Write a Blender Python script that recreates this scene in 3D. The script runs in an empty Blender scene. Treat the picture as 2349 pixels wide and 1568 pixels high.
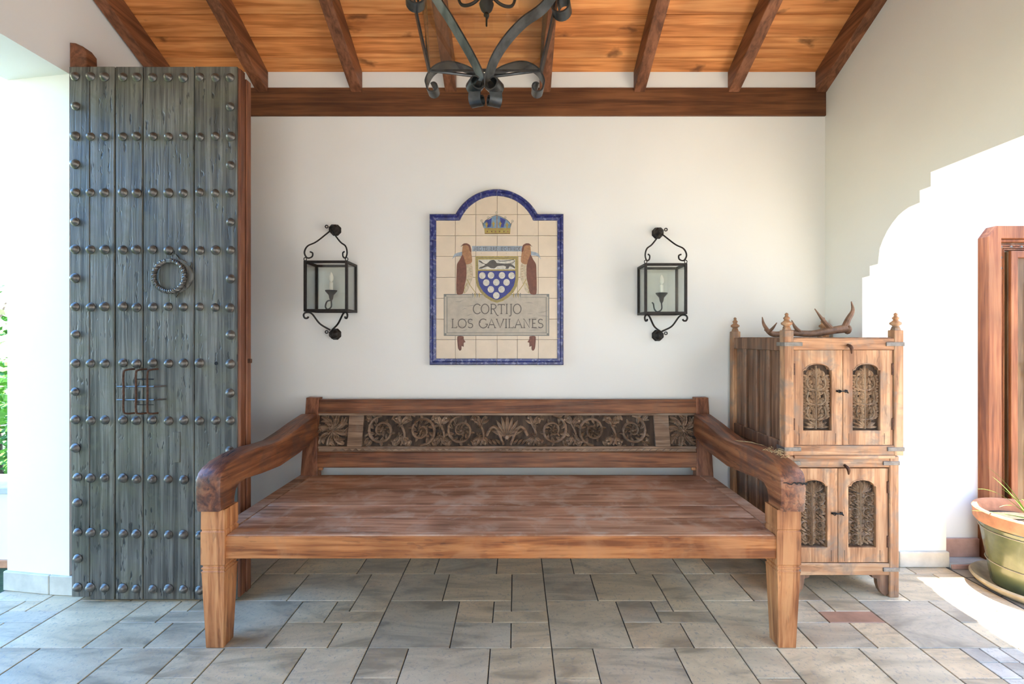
import bpy, bmesh, math, random
from mathutils import Vector, Matrix
random.seed(7)
PI = math.pi

# ---------------------------------------------------------------- camera, world, sun, exposure
S = 1.12                      # modelling unit -> metres (applied to every top-level object at the end)
F, VX, VY, H = 1050.0, 1183.0, 772.0, 1.146   # focal length and vanishing point in 2349x1568 pixels, eye height
sc = bpy.context.scene
cam_d = bpy.data.cameras.new('camera'); cam = bpy.data.objects.new('camera', cam_d)
sc.collection.objects.link(cam); sc.camera = cam
cam_d.sensor_width = 36.0; cam_d.lens = F / 2349.0 * 36.0
cam_d.shift_x = (1174.5 - VX) / 2349.0; cam_d.shift_y = -(784.0 - VY) / 2349.0
cam_d.clip_start = 0.02; cam_d.clip_end = 200
cam.location = (0, 0, H * S); cam.rotation_euler = (PI / 2, 0, 0)

world = bpy.data.worlds.new('sky'); sc.world = world; world.use_nodes = True
wn = world.node_tree.nodes; wl = world.node_tree.links
sky = wn.new('ShaderNodeTexSky'); sky.sky_type = 'NISHITA'; sky.sun_disc = False
sky.sun_elevation = math.radians(78); sky.sun_rotation = math.radians(60); sky.air_density = 1.0; sky.dust_density = 0.3; sky.ozone_density = 2.2
bg = wn['Background']; bg.inputs['Strength'].default_value = 1.25
hsv = wn.new('ShaderNodeHueSaturation'); hsv.inputs['Saturation'].default_value = 1.25
wl.new(sky.outputs[0], hsv.inputs['Color']); wl.new(hsv.outputs[0], bg.inputs['Color'])

sun_d = bpy.data.lights.new('sun', 'SUN'); sun = bpy.data.objects.new('sun', sun_d); sc.collection.objects.link(sun)
sun_d.energy = 24.0; sun_d.angle = math.radians(0.53); sun_d.color = (1.0, 0.94, 0.83)
sun.rotation_euler = Vector((0.164, 0.07, 1.0)).to_track_quat('Z', 'Y').to_euler()
sun.location = (3, 1, 6)

sc.view_settings.view_transform = 'Standard'; sc.view_settings.look = 'None'
sc.view_settings.gamma = 1.0; sc.view_settings.use_curve_mapping = False
sc.view_settings.exposure = 1.06
sc.cycles.max_bounces = 8; sc.cycles.diffuse_bounces = 5; sc.cycles.glossy_bounces = 3; sc.cycles.transparent_max_bounces = 12
sc.cycles.sample_clamp_indirect = 8.0

C = sc.collection

# ---------------------------------------------------------------- helpers
def PX(x, Y): return (x - VX) * Y / F
def PZ(y, Y): return H - (y - VY) * Y / F
def P(x, y, Y): return Vector((PX(x, Y), Y, PZ(y, Y)))

def empty(name, loc, label=None, cat=None, group=None, kind=None):
    o = bpy.data.objects.new(name, None); C.objects.link(o); o.location = loc
    o.empty_display_size = 0.05
    tag(o, label, cat, group, kind); return o
def tag(o, label=None, cat=None, group=None, kind=None):
    if label: o['label'] = label
    if cat: o['category'] = cat
    if group: o['group'] = group
    if kind: o['kind'] = kind
    return o
def wloc(o):
    v = Vector((0, 0, 0))
    while o is not None:
        v += Vector(o.location); o = o.parent
    return v
def mk(name, bm, mat, parent=None, smooth=False, base=None, label=None):
    """bmesh in scene coordinates -> one mesh object; origin at parent (or at base)."""
    origin = wloc(parent) if parent else Vector(base or (0, 0, 0))
    o_loc = Vector((0, 0, 0)) if parent else origin
    bmesh.ops.translate(bm, verts=bm.verts, vec=-origin)
    bmesh.ops.recalc_face_normals(bm, faces=bm.faces)
    me = bpy.data.meshes.new(name); bm.to_mesh(me); bm.free()
    me.materials.append(M[mat] if isinstance(mat, str) else mat)
    if smooth:
        for p in me.polygons: p.use_smooth = True
        try: me.set_sharp_from_angle(angle=math.radians(40))
        except Exception: pass
    o = bpy.data.objects.new(name, me); C.objects.link(o); o.location = o_loc
    if parent: o.parent = parent
    if label: o['label'] = label
    return o
def inst(name, me, loc, parent):
    o = bpy.data.objects.new(name, me); C.objects.link(o)
    o.parent = parent; o.location = Vector(loc) - wloc(parent); return o

def box(bm, x0, x1, y0, y1, z0, z1, bev=0.0, seg=1):
    r = bmesh.ops.create_cube(bm, size=1.0)
    vs = r['verts']
    for v in vs:
        v.co = Vector(((x0 + x1) / 2 + v.co.x * (x1 - x0), (y0 + y1) / 2 + v.co.y * (y1 - y0), (z0 + z1) / 2 + v.co.z * (z1 - z0)))
    if bev > 0:
        es = list({e for v in vs for e in v.link_edges})
        bmesh.ops.bevel(bm, geom=es, offset=bev, segments=seg, profile=0.5, affect='EDGES')
    return bm
def B(x0, x1, y0, y1, z0, z1, bev=0.003, seg=1):
    return box(bmesh.new(), x0, x1, y0, y1, z0, z1, bev, seg)
def prism(bm, poly, fmap, d0, d1, bev=0.0):
    """poly: 2D points, fmap(u,v,d) -> 3D. Extrude from d0 to d1."""
    a = [bm.verts.new(fmap(u, v, d0)) for u, v in poly]
    b = [bm.verts.new(fmap(u, v, d1)) for u, v in poly]
    n = len(poly); fs = [bm.faces.new(a), bm.faces.new(b[::-1])]
    for i in range(n):
        fs.append(bm.faces.new((a[i], b[i], b[(i + 1) % n], a[(i + 1) % n])))
    if bev > 0:
        bmesh.ops.recalc_face_normals(bm, faces=fs)
        es = list(fs[0].edges) + list(fs[1].edges)
        bmesh.ops.bevel(bm, geom=es, offset=bev, segments=2, profile=0.5, affect='EDGES')
    return bm
def frames(pts, closed=False):
    n = len(pts); ts = []
    for i in range(n):
        if closed: t = pts[(i + 1) % n] - pts[i - 1]
        else: t = pts[min(i + 1, n - 1)] - pts[max(i - 1, 0)]
        ts.append(t.normalized())
    up = Vector((0, 0, 1)) if abs(ts[0].z) < 0.9 else Vector((0, 1, 0))
    nrm = ts[0].cross(up).normalized(); out = []
    for t in ts:
        nrm = (nrm - t * nrm.dot(t))
        nrm = nrm.normalized() if nrm.length > 1e-6 else t.orthogonal().normalized()
        out.append((t, nrm, t.cross(nrm)))
    return out
def tube(bm, pts, rad, n=8, closed=False, sq=False):
    pts = [Vector(p) for p in pts]
    if not hasattr(rad, '__len__'): rad = [rad] * len(pts)
    fr = frames(pts, closed); rings = []
    for p, r, (t, a, b) in zip(pts, rad, fr):
        rings.append([bm.verts.new(p + (a * math.cos(2 * PI * k / n + (PI / 4 if sq else 0)) + b * math.sin(2 * PI * k / n + (PI / 4 if sq else 0))) * r) for k in range(n)])
    m = len(rings)
    for i in range(m if closed else m - 1):
        A, Bq = rings[i], rings[(i + 1) % m]
        for k in range(n):
            bm.faces.new((A[k], A[(k + 1) % n], Bq[(k + 1) % n], Bq[k]))
    if not closed:
        bm.faces.new(rings[0][::-1]); bm.faces.new(rings[-1])
    return bm
def strap(bm, pts, width, thick, wdir):
    """flat bar along pts; width lies along wdir made square to the path."""
    pts = [Vector(p) for p in pts]; n = len(pts); rings = []
    for i, p in enumerate(pts):
        t = (pts[min(i + 1, n - 1)] - pts[max(i - 1, 0)]).normalized()
        w = Vector(wdir); w = (w - t * w.dot(t)).normalized(); q = t.cross(w)
        rings.append([bm.verts.new(p + w * (sx * width / 2) + q * (sy * thick / 2)) for sx, sy in ((-1, -1), (1, -1), (1, 1), (-1, 1))])
    for A, Bq in zip(rings, rings[1:]):
        for k in range(4): bm.faces.new((A[k], A[(k + 1) % 4], Bq[(k + 1) % 4], Bq[k]))
    bm.faces.new(rings[0][::-1]); bm.faces.new(rings[-1])
    return bm
def lathe(bm, prof, c, n=20, sides=None):
    c = Vector(c); n = sides or n; rings = []
    for r, z in prof:
        if r < 1e-6: rings.append([bm.verts.new(c + Vector((0, 0, z)))])
        else: rings.append([bm.verts.new(c + Vector((r * math.cos(2 * PI * (k + .5) / n), r * math.sin(2 * PI * (k + .5) / n), z))) for k in range(n)])
    for A, Bq in zip(rings, rings[1:]):
        for k in range(n):
            k2 = (k + 1) % n
            if len(A) == 1 and len(Bq) == 1: continue
            if len(A) == 1: bm.faces.new((A[0], Bq[k2], Bq[k]))
            elif len(Bq) == 1: bm.faces.new((A[k], A[k2], Bq[0]))
            else: bm.faces.new((A[k], A[k2], Bq[k2], Bq[k]))
    if len(rings[0]) > 1: bm.faces.new(rings[0][::-1])
    if len(rings[-1]) > 1: bm.faces.new(rings[-1])
    return bm
def spline(pts, n=8):
    """Catmull-Rom through points."""
    pts = [Vector(p) for p in pts]; q = [pts[0] * 2 - pts[1]] + pts + [pts[-1] * 2 - pts[-2]]; out = []
    for i in range(1, len(q) - 2):
        p0, p1, p2, p3 = q[i - 1:i + 3]
        for k in range(n):
            t = k / n
            out.append(0.5 * ((2 * p1) + (p2 - p0) * t + (2 * p0 - 5 * p1 + 4 * p2 - p3) * t * t + (3 * p1 - p0 - 3 * p2 + p3) * t ** 3))
    out.append(pts[-1]); return out
def lerp_list(vals, n):
    out = []
    for i in range(n):
        t = i / (n - 1) * (len(vals) - 1); k = min(int(t), len(vals) - 2); out.append(vals[k] + (vals[k + 1] - vals[k]) * (t - k))
    return out

# ---------------------------------------------------------------- materials
M = {}
def nmat(name):
    m = bpy.data.materials.new(name); m.use_nodes = True; M[name] = m
    nt = m.node_tree; return m, nt.nodes, nt.links, nt.nodes['Principled BSDF']
def N(nodes, t, **kw):
    n = nodes.new(t)
    for k, v in kw.items(): setattr(n, k, v)
    return n
def ramp(nodes, stops):
    r = nodes.new('ShaderNodeValToRGB'); e = r.color_ramp.elements
    while len(e) < len(stops): e.new(0.5)
    for el, (p, c) in zip(e, stops): el.position = p; el.color = (c[0], c[1], c[2], 1) if hasattr(c, '__len__') else (c, c, c, 1)
    return r
def coords(nodes, links, scale, rnd=True):
    tc = N(nodes, 'ShaderNodeTexCoord'); mp = N(nodes, 'ShaderNodeMapping'); mp.inputs['Scale'].default_value = scale
    if rnd:
        oi = N(nodes, 'ShaderNodeObjectInfo'); mul = N(nodes, 'ShaderNodeVectorMath', operation='SCALE')
        cb = N(nodes, 'ShaderNodeCombineXYZ')
        links.new(oi.outputs['Random'], cb.inputs[0]); links.new(oi.outputs['Random'], cb.inputs[1]); links.new(oi.outputs['Random'], cb.inputs[2])
        links.new(cb.outputs[0], mul.inputs[0]); mul.inputs['Scale'].default_value = 37.0
        ad = N(nodes, 'ShaderNodeVectorMath', operation='ADD')
        links.new(tc.outputs['Object'], ad.inputs[0]); links.new(mul.outputs[0], ad.inputs[1]); links.new(ad.outputs[0], mp.inputs['Vector'])
    else: links.new(tc.outputs['Object'], mp.inputs['Vector'])
    return mp.outputs['Vector']
def noise(nodes, links, vec, scale, detail=4, rough=.55, dist=0.0):
    n = N(nodes, 'ShaderNodeTexNoise'); n.inputs['Scale'].default_value = scale; n.inputs['Detail'].default_value = detail
    n.inputs['Roughness'].default_value = rough; n.inputs['Distortion'].default_value = dist
    links.new(vec, n.inputs['Vector']); return n
def mix(nodes, links, a, b, fac, mode='MIX'):
    m = N(nodes, 'ShaderNodeMix', data_type='RGBA', blend_type=mode)
    for sock, v in ((m.inputs['Factor'], fac), (m.inputs['A'], a), (m.inputs['B'], b)):
        if hasattr(v, 'links'): links.new(v, sock)
        elif hasattr(v, '__len__'): sock.default_value = (v[0], v[1], v[2], 1)
        else: sock.default_value = v
    return m.outputs['Result']
def bump(nodes, links, bsdf, h, strength=.3, dist=.004):
    b = N(nodes, 'ShaderNodeBump'); b.inputs['Strength'].default_value = strength; b.inputs['Distance'].default_value = dist
    links.new(h, b.inputs['Height']); links.new(b.outputs[0], bsdf.inputs['Normal'])

def wood(name, cols, axis='X', grain=34, rough=.55, patch=None, patch_amt=.45, pits=0.0, knots=False, bstr=.25, spec=.35, vary=.25, stretch=.06):
    m, nd, lk, bs = nmat(name)
    sc_ = {'X': (stretch, 1, 1), 'Y': (1, stretch, 1), 'Z': (1, 1, stretch)}[axis]
    v = coords(nd, lk, sc_); v1 = coords(nd, lk, (1, 1, 1))
    n1 = noise(nd, lk, v, grain, 3.5, .62, .6)
    n2 = noise(nd, lk, v, grain * 3.5, 2, .6)
    n3 = noise(nd, lk, v1, 4.5, 1.5, .5)
    add = N(nd, 'ShaderNodeMath', operation='MULTIPLY_ADD'); lk.new(n2.outputs[0], add.inputs[0]); add.inputs[1].default_value = .35; lk.new(n1.outputs[0], add.inputs[2])
    sub = N(nd, 'ShaderNodeMath', operation='SUBTRACT'); lk.new(add.outputs[0], sub.inputs[0]); sub.inputs[1].default_value = .175
    r = ramp(nd, [(.36, cols[0]), (.5, cols[1]), (.63, cols[2])]); lk.new(sub.outputs[0], r.inputs[0])
    col = r.outputs[0]
    r3 = ramp(nd, [(.3, 1 - vary), (.7, 1 + vary * .6)]); lk.new(n3.outputs[0], r3.inputs[0])
    col = mix(nd, lk, col, r3.outputs[0], 1.0, 'MULTIPLY')
    if patch:
        n4 = noise(nd, lk, v1, 9, 3.5, .65, .5); r4 = ramp(nd, [(.48, 0.0), (.66, patch_amt)]); lk.new(n4.outputs[0], r4.inputs[0])
        col = mix(nd, lk, col, patch, r4.outputs[0])
    h = sub.outputs[0]
    if pits > 0:
        ps = {'X': (.22, 1, 1), 'Y': (1, .22, 1), 'Z': (1, 1, .22)}[axis]
        vp = coords(nd, lk, ps); n5 = noise(nd, lk, vp, 75, 2, .5)
        n6 = noise(nd, lk, v1, 6, 2, .5)
        r5 = ramp(nd, [(.60, 0.0), (.66, 1.0)]); lk.new(n5.outputs[0], r5.inputs[0])
        r6 = ramp(nd, [(.45, 0.05), (.6, 1.0)]); lk.new(n6.outputs[0], r6.inputs[0])
        mm = N(nd, 'ShaderNodeMath', operation='MULTIPLY'); lk.new(r5.outputs[0], mm.inputs[0]); lk.new(r6.outputs[0], mm.inputs[1])
        m2 = N(nd, 'ShaderNodeMath', operation='MULTIPLY'); lk.new(mm.outputs[0], m2.inputs[0]); m2.inputs[1].default_value = pits
        col = mix(nd, lk, col, (.015, .013, .011), m2.outputs[0])
        s2 = N(nd, 'ShaderNodeMath', operation='SUBTRACT'); lk.new(h, s2.inputs[0]); lk.new(m2.outputs[0], s2.inputs[1]); h = s2.outputs[0]
    if knots:
        vk = coords(nd, lk, {'X': (.55, 1, 1), 'Y': (1, .55, 1), 'Z': (1, 1, .55)}[axis])
        vo = N(nd, 'ShaderNodeTexVoronoi', voronoi_dimensions='2D'); vo.inputs['Scale'].default_value = 7.0
        nz = noise(nd, lk, vk, 14, 3); mx = N(nd, 'ShaderNodeVectorMath', operation='MULTIPLY_ADD')
        lk.new(nz.outputs['Color'], mx.inputs[0]); mx.inputs[1].default_value = (.12, .12, .12); lk.new(vk, mx.inputs[2])
        lk.new(mx.outputs[0], vo.inputs['Vector'])
        rk = ramp(nd, [(.05, 1.0), (.20, 0.0)]); lk.new(vo.outputs['Distance'], rk.inputs[0])
        hs = N(nd, 'ShaderNodeSeparateColor'); lk.new(vo.outputs['Color'], hs.inputs[0])
        gt = N(nd, 'ShaderNodeMath', operation='GREATER_THAN'); lk.new(hs.outputs[0], gt.inputs[0]); gt.inputs[1].default_value = .5
        km = N(nd, 'ShaderNodeMath', operation='MULTIPLY'); lk.new(rk.outputs[0], km.inputs[0]); lk.new(gt.outputs[0], km.inputs[1])
        k2 = N(nd, 'ShaderNodeMath', operation='MULTIPLY'); lk.new(km.outputs[0], k2.inputs[0]); k2.inputs[1].default_value = .75
        col = mix(nd, lk, col, tuple(c * .25 for c in cols[0]), k2.outputs[0])
    lk.new(col, bs.inputs['Base Color']); bs.inputs['Roughness'].default_value = rough; bs.inputs['Specular IOR Level'].default_value = spec
    bump(nd, lk, bs, h, bstr, .004); return m

def plain(name, col, rough=.6, metal=0.0, var=.12, scale=20, bstr=.1, spec=.4, coat=0.0):
    m, nd, lk, bs = nmat(name); v = coords(nd, lk, (1, 1, 1)); n = noise(nd, lk, v, scale, 4)
    r = ramp(nd, [(.3, tuple(c * (1 - var) for c in col)), (.7, tuple(min(1, c * (1 + var)) for c in col))]); lk.new(n.outputs[0], r.inputs[0])
    lk.new(r.outputs[0], bs.inputs['Base Color']); bs.inputs['Roughness'].default_value = rough; bs.inputs['Metallic'].default_value = metal
    bs.inputs['Specular IOR Level'].default_value = spec; bs.inputs['Coat Weight'].default_value = coat
    if bstr: bump(nd, lk, bs, n.outputs[0], bstr, .003)
    return m

def plaster(name, col, b=.25):
    m, nd, lk, bs = nmat(name); v = coords(nd, lk, (1, 1, 1), False)
    n1 = noise(nd, lk, v, 2.2, 1.5, .5); n2 = noise(nd, lk, v, 38, 2.5, .6); n3 = noise(nd, lk, v, 7, 1.5, .5)
    r = ramp(nd, [(.3, tuple(c * .965 for c in col)), (.7, tuple(min(1, c * 1.02) for c in col))]); lk.new(n1.outputs[0], r.inputs[0])
    lk.new(r.outputs[0], bs.inputs['Base Color']); bs.inputs['Roughness'].default_value = .9; bs.inputs['Specular IOR Level'].default_value = .15
    ad = N(nd, 'ShaderNodeMath', operation='MULTIPLY_ADD'); lk.new(n2.outputs[0], ad.inputs[0]); ad.inputs[1].default_value = .25; lk.new(n3.outputs[0], ad.inputs[2])
    bump(nd, lk, bs, ad.outputs[0], b, .008); return m

plaster('plaster', (.80, .77, .695))
plaster('plaster_white', (.84, .82, .78))
wood('ceiling_wood', ((.44, .145, .036), (.66, .245, .070), (.78, .34, .115)), 'X', 22, .5, knots=True, bstr=.15, vary=.2, stretch=.05)
wood('rafter_wood', ((.12, .042, .018), (.20, .074, .032), (.27, .105, .048)), 'Y', 26, .5, bstr=.15, stretch=.05)
wood('beam_wood', ((.085, .030, .011), (.14, .050, .018), (.20, .078, .028)), 'X', 24, .5, bstr=.15, stretch=.05)
wood('bench_wood', ((.21, .062, .016), (.38, .128, .036), (.52, .205, .066)), 'X', 30, .5, patch=(.40, .185, .08), patch_amt=.4, pits=.25, bstr=.3)
wood('bench_seat_wood', ((.24, .105, .052), (.39, .19, .105), (.50, .275, .165)), 'X', 26, .52, patch=(.48, .345, .25), patch_amt=.7, bstr=.2)
wood('bench_leg_wood', ((.24, .080, .026), (.43, .165, .058), (.56, .255, .10)), 'Z', 30, .5, patch=(.48, .19, .07), patch_amt=.4, pits=.25, bstr=.3)
wood('bench_arm_wood', ((.085, .025, .010), (.19, .060, .022), (.30, .11, .042)), 'Y', 26, .42, patch=(.08, .045, .035), patch_amt=.6, pits=.4, bstr=.35, spec=.5)
wood('bench_dark_wood', ((.095, .032, .012), (.19, .066, .024), (.29, .115, .045)), 'X', 30, .5, patch=(.15, .085, .05), patch_amt=.4, bstr=.3)
wood('bench_post_wood', ((.12, .040, .018), (.21, .075, .033), (.29, .115, .053)), 'Z', 26, .5, bstr=.3)
wood('bench_carved_wood', ((.14, .078, .042), (.25, .15, .088), (.36, .235, .15)), 'X', 30, .65, patch=(.26, .20, .15), patch_amt=.5, bstr=.3)
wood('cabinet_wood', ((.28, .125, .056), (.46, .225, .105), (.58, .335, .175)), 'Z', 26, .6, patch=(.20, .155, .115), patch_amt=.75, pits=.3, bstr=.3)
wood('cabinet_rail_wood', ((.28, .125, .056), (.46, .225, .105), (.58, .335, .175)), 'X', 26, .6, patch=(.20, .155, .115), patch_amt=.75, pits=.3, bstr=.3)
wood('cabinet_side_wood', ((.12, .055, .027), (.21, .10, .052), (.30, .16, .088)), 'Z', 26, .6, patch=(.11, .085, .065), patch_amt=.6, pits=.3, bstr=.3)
wood('cabinet_carved_wood', ((.24, .145, .08), (.40, .265, .165), (.54, .385, .25)), 'Z', 40, .65, bstr=.2)
wood('recess_wood', ((.035, .02, .012), (.06, .036, .022), (.09, .055, .033)), 'Z', 30, .8)  # darkened tone paints the shade in the gaps of the carvings
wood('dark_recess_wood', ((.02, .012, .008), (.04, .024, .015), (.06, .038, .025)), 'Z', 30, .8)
wood('old_door_wood', ((.046, .040, .031), (.100, .090, .072), (.165, .152, .122)), 'Z', 46, .46, patch=(.095, .088, .050), patch_amt=.6, pits=1.0, bstr=.6, spec=.5, vary=.3, stretch=.03)
wood('door_edge_wood', ((.10, .032, .014), (.18, .062, .028), (.26, .10, .048)), 'Z', 26, .5, bstr=.2)
wood('entrance_wood', ((.15, .042, .014), (.25, .080, .028), (.32, .12, .045)), 'Z', 26, .42, bstr=.15)
wood('entrance_panel_wood', ((.10, .050, .020), (.16, .085, .035), (.21, .12, .052)), 'Z', 26, .4, bstr=.1)
plain('iron', (.022, .020, .018), .48, .7, .3, 60, .2)
plain('lantern_iron', (.028, .022, .018), .5, .6, .3, 60, .2)
plain('strap_iron', (.085, .088, .088), .33, .85, .3, 30, .1)
plain('stud_iron', (.16, .145, .125), .42, .75, .3, 60, .08)
plain('aged_strap', (.21, .18, .15), .6, .3, .25, 50, .2)
plain('rust', (.10, .045, .025), .7, .4, .4, 90, .3)
plain('antler', (.20, .105, .06), .5, 0, .35, 40, .35)
plain('candle', (.78, .74, .62), .5, 0, .05)
plain('straw', (.46, .34, .17), .8, 0, .3, 80, 0)
plain('terracotta', (.52, .225, .11), .7, 0, .2, 30, .2)
plain('glazed_green', (.125, .13, .052), .22, 0, .3, 9, .1, .5, .3)
plain('saucer_clay', (.38, .31, .20), .6, 0, .25, 20, .2)
plain('soil', (.055, .038, .025), .95, 0, .4, 60, .6)
plain('leaf_green', (.12, .26, .03), .45, 0, .3, 14, 0)
plain('shrub_green', (.07, .20, .025), .5, 0, .4, 14, 0)
plain('cypress_green', (.022, .05, .016), .6, 0, .4, 14, 0)
plain('pink_tile', (.50, .285, .22), .6, 0, .15, 18, .1)
plain('grey_stone', (.42, .41, .39), .7, 0, .1, 20, .2)
plain('skirting_tile', (.52, .47, .38), .5, 0, .15, 14, .15)
plain('bark', (.10, .07, .045), .9, 0, .3, 20, .3)
plain('dark_gap', (.012, .01, .009), .8, 0, .1)
# floor tiles: each tile has its own tone and veining
def floor_mat(name, stops, tone=1.0):
    m, nd, lk, bs = nmat(name)
    v = coords(nd, lk, (.32, 1, 1)); v1 = coords(nd, lk, (1, 1, 1))
    n1 = noise(nd, lk, v, 7, 4, .62, 1.2); n2 = noise(nd, lk, v1, 70, 3.5, .75, .4); n3 = noise(nd, lk, v1, 6, 3.5, .6, .8)
    oi = N(nd, 'ShaderNodeObjectInfo'); r0 = ramp(nd, stops); lk.new(oi.outputs['Random'], r0.inputs[0])
    r1 = ramp(nd, [(.36, .62), (.5, 1.0), (.64, 1.22)]); lk.new(n1.outputs[0], r1.inputs[0])
    col = mix(nd, lk, r0.outputs[0], r1.outputs[0], 1.0, 'MULTIPLY')
    r3 = ramp(nd, [(.52, 0.0), (.72, .35)]); lk.new(n3.outputs[0], r3.inputs[0]); col = mix(nd, lk, col, (.56, .37, .22), r3.outputs[0])
    r2 = ramp(nd, [(.54, 0.0), (.66, .55)]); lk.new(n2.outputs[0], r2.inputs[0]); col = mix(nd, lk, col, (.27, .24, .21), r2.outputs[0])
    lk.new(col, bs.inputs['Base Color'])
    rr = ramp(nd, [(.3, .30), (.7, .5)]); lk.new(n1.outputs[0], rr.inputs[0]); lk.new(rr.outputs[0], bs.inputs['Roughness'])
    bs.inputs['Specular IOR Level'].default_value = .45
    bump(nd, lk, bs, n2.outputs[0], .22, .003); return m
floor_mat('floor_tile', [(0, (.46, .38, .265)), (.25, (.58, .445, .27)), (.45, (.50, .405, .28)), (.65, (.64, .49, .295)), (.85, (.56, .40, .235)), (1, (.62, .495, .32))])
plain('lawn', (.028, .05, .016), .95, 0, .4, 60, .4)
plain('grout', (.10, .085, .07), .9, 0, .2, 60, .3)
plain('orange_tile', (.42, .22, .13), .5, 0, .25, 10, .1)
floor_mat('pale_tile', [(0, (.46, .41, .33)), (1, (.56, .50, .41))])
# paving far from the camera
def paving():
    m, nd, lk, bs = nmat('paving'); v = coords(nd, lk, (1, 1, 1), False)
    b = N(nd, 'ShaderNodeTexBrick'); b.inputs['Scale'].default_value = 1.6; b.inputs['Mortar Size'].default_value = .006
    b.inputs['Color1'].default_value = (.34, .30, .245, 1); b.inputs['Color2'].default_value = (.42, .375, .31, 1); b.inputs['Mortar'].default_value = (.10, .085, .07, 1)
    lk.new(v, b.inputs['Vector']); lk.new(b.outputs['Color'], bs.inputs['Base Color']); bs.inputs['Roughness'].default_value = .6
paving()
# window glass: clear thin pane with a sheen
def pane_mat():
    m, nd, lk, bs = nmat('pane_glass'); nd.remove(bs)
    out = nd['Material Output']; tr = N(nd, 'ShaderNodeBsdfTransparent'); tr.inputs[0].default_value = (.975, .985, .975, 1)
    gl = N(nd, 'ShaderNodeBsdfGlossy'); gl.inputs['Roughness'].default_value = .02; fr = N(nd, 'ShaderNodeFresnel'); fr.inputs[0].default_value = 1.5
    mx = N(nd, 'ShaderNodeMixShader'); ma = N(nd, 'ShaderNodeMath', operation='MULTIPLY_ADD'); lk.new(fr.outputs[0], ma.inputs[0]); ma.inputs[1].default_value = .6; ma.inputs[2].default_value = .01
    lk.new(ma.outputs[0], mx.inputs[0]); lk.new(tr.outputs[0], mx.inputs[1]); lk.new(gl.outputs[0], mx.inputs[2]); lk.new(mx.outputs[0], out.inputs[0])
pane_mat()
# ceramic plaque
def glaze(name, col, var=.08, scale=25, rough=.22, streak=None):
    m, nd, lk, bs = nmat(name); v = coords(nd, lk, (1, 1, 1)); n = noise(nd, lk, v, scale, 5, .6)
    r = ramp(nd, [(.32, tuple(c * (1 - var) for c in col)), (.68, tuple(min(1, c * (1 + var)) for c in col))]); lk.new(n.outputs[0], r.inputs[0]); c = r.outputs[0]
    if streak:
        n2 = noise(nd, lk, v, 55, 3, .6); r2 = ramp(nd, [(.54, 0.0), (.62, .65)]); lk.new(n2.outputs[0], r2.inputs[0]); c = mix(nd, lk, c, streak, r2.outputs[0])
    lk.new(c, bs.inputs['Base Color']); bs.inputs['Roughness'].default_value = rough
glaze('ceramic_cream', (.66, .53, .375), .06, 9, .4)
glaze('ceramic_blue', (.020, .024, .125), .35, 30, .25, (.16, .18, .33))
glaze('ceramic_joint', (.43, .30, .24), .1, 30, .7)
for nm, c in (('paint_gold', (.44, .32, .07)), ('paint_blue', (.045, .055, .25)), ('paint_sky', (.22, .33, .42)), ('paint_brown', (.20, .068, .034)), ('paint_orange', (.46, .22, .09)),
              ('paint_cream', (.64, .52, .34)), ('paint_white', (.72, .66, .54)), ('paint_grey', (.11, .095, .075)), ('paint_stone', (.56, .475, .36)), ('paint_stone_dark', (.25, .24, .20)),
              ('paint_ribbon', (.38, .43, .47)), ('paint_letter', (.135, .11, .085)), ('paint_red', (.38, .12, .07))):
    glaze(nm, tuple(q * .78 for q in c), .10 if 'stone' in nm else .22, 30 if 'stone' in nm else 70, .5)

# ---------------------------------------------------------------- the room
YW, XR, XL = 2.56, 1.731, -1.98
SL = 0.49
def roof(Y): return 2.626 + SL * (YW - Y)
YB = -1.5                      # rear of the porch

def struct(name, bm, mat, label, cat, base=None):
    o = mk(name, bm, mat, None, False, base); tag(o, label, cat, None, 'structure'); return o

# back wall
bm = bmesh.new(); box(bm, XL - .35, 2.16, YW, YW + .3, -.06, 2.75); 
struct('wall_back', bm, 'plaster', 'cream plastered back wall behind the carved wooden bench', 'wall')
# right wall with the stepped arch (profile in Y, Z)
arch_half = [(2.286, -.06), (2.286, 1.440), (2.238, 1.444), (2.238, 1.491), (2.187, 1.494), (2.177, 1.565), (2.158, 1.602), (2.133, 1.638), (2.104, 1.668), (2.072, 1.693), (2.045, 1.706), (2.015, 1.716), (1.961, 1.721), (1.961, 1.772), (1.909, 1.773), (1.909, 1.832)]
YC = .85
arch = arch_half + [(2 * YC - y, z) for y, z in arch_half[::-1]]
outer = [(YW + .02, -.06)] + arch + [(YB, -.06), (YB, roof(YB) + .12), (YW + .02, roof(YW) + .12)]
bm = bmesh.new(); prism(bm, outer, lambda u, v, d: (d, u, v), XR, 2.15)
struct('wall_right', bm, 'plaster', 'cream side wall pierced by a wide stepped archway to the patio', 'wall')
# left wall with the portal
PN, PF, PT = .42, 2.03, 2.311
bm = bmesh.new()
prism(bm, [(YB, -.06), (PN, -.06), (PN, PT), (PF, PT), (PF, -.06), (YW + .02, -.06), (YW + .02, roof(YW) + .12), (YB, roof(YB) + .12)], lambda u, v, d: (d, u + (.05 if (u == PF and d < XL - .1) else 0), v), XL - .33, XL)
struct('wall_left', bm, 'plaster_white', 'white side wall above and beside the open portal', 'wall')
# rear wall with a wide opening behind the camera
bm = bmesh.new()
prism(bm, [(XL - .33, -.06), (-1.15, -.06), (-1.15, 2.15), (1.15, 2.15), (1.15, -.06), (2.15, -.06), (2.15, roof(YB) + .12), (XL - .33, roof(YB) + .12)], lambda u, v, d: (u, d, v), YB - .3, YB)
struct('wall_rear', bm, 'plaster', 'cream wall with a wide opening at the rear of the porch', 'wall')

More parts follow.
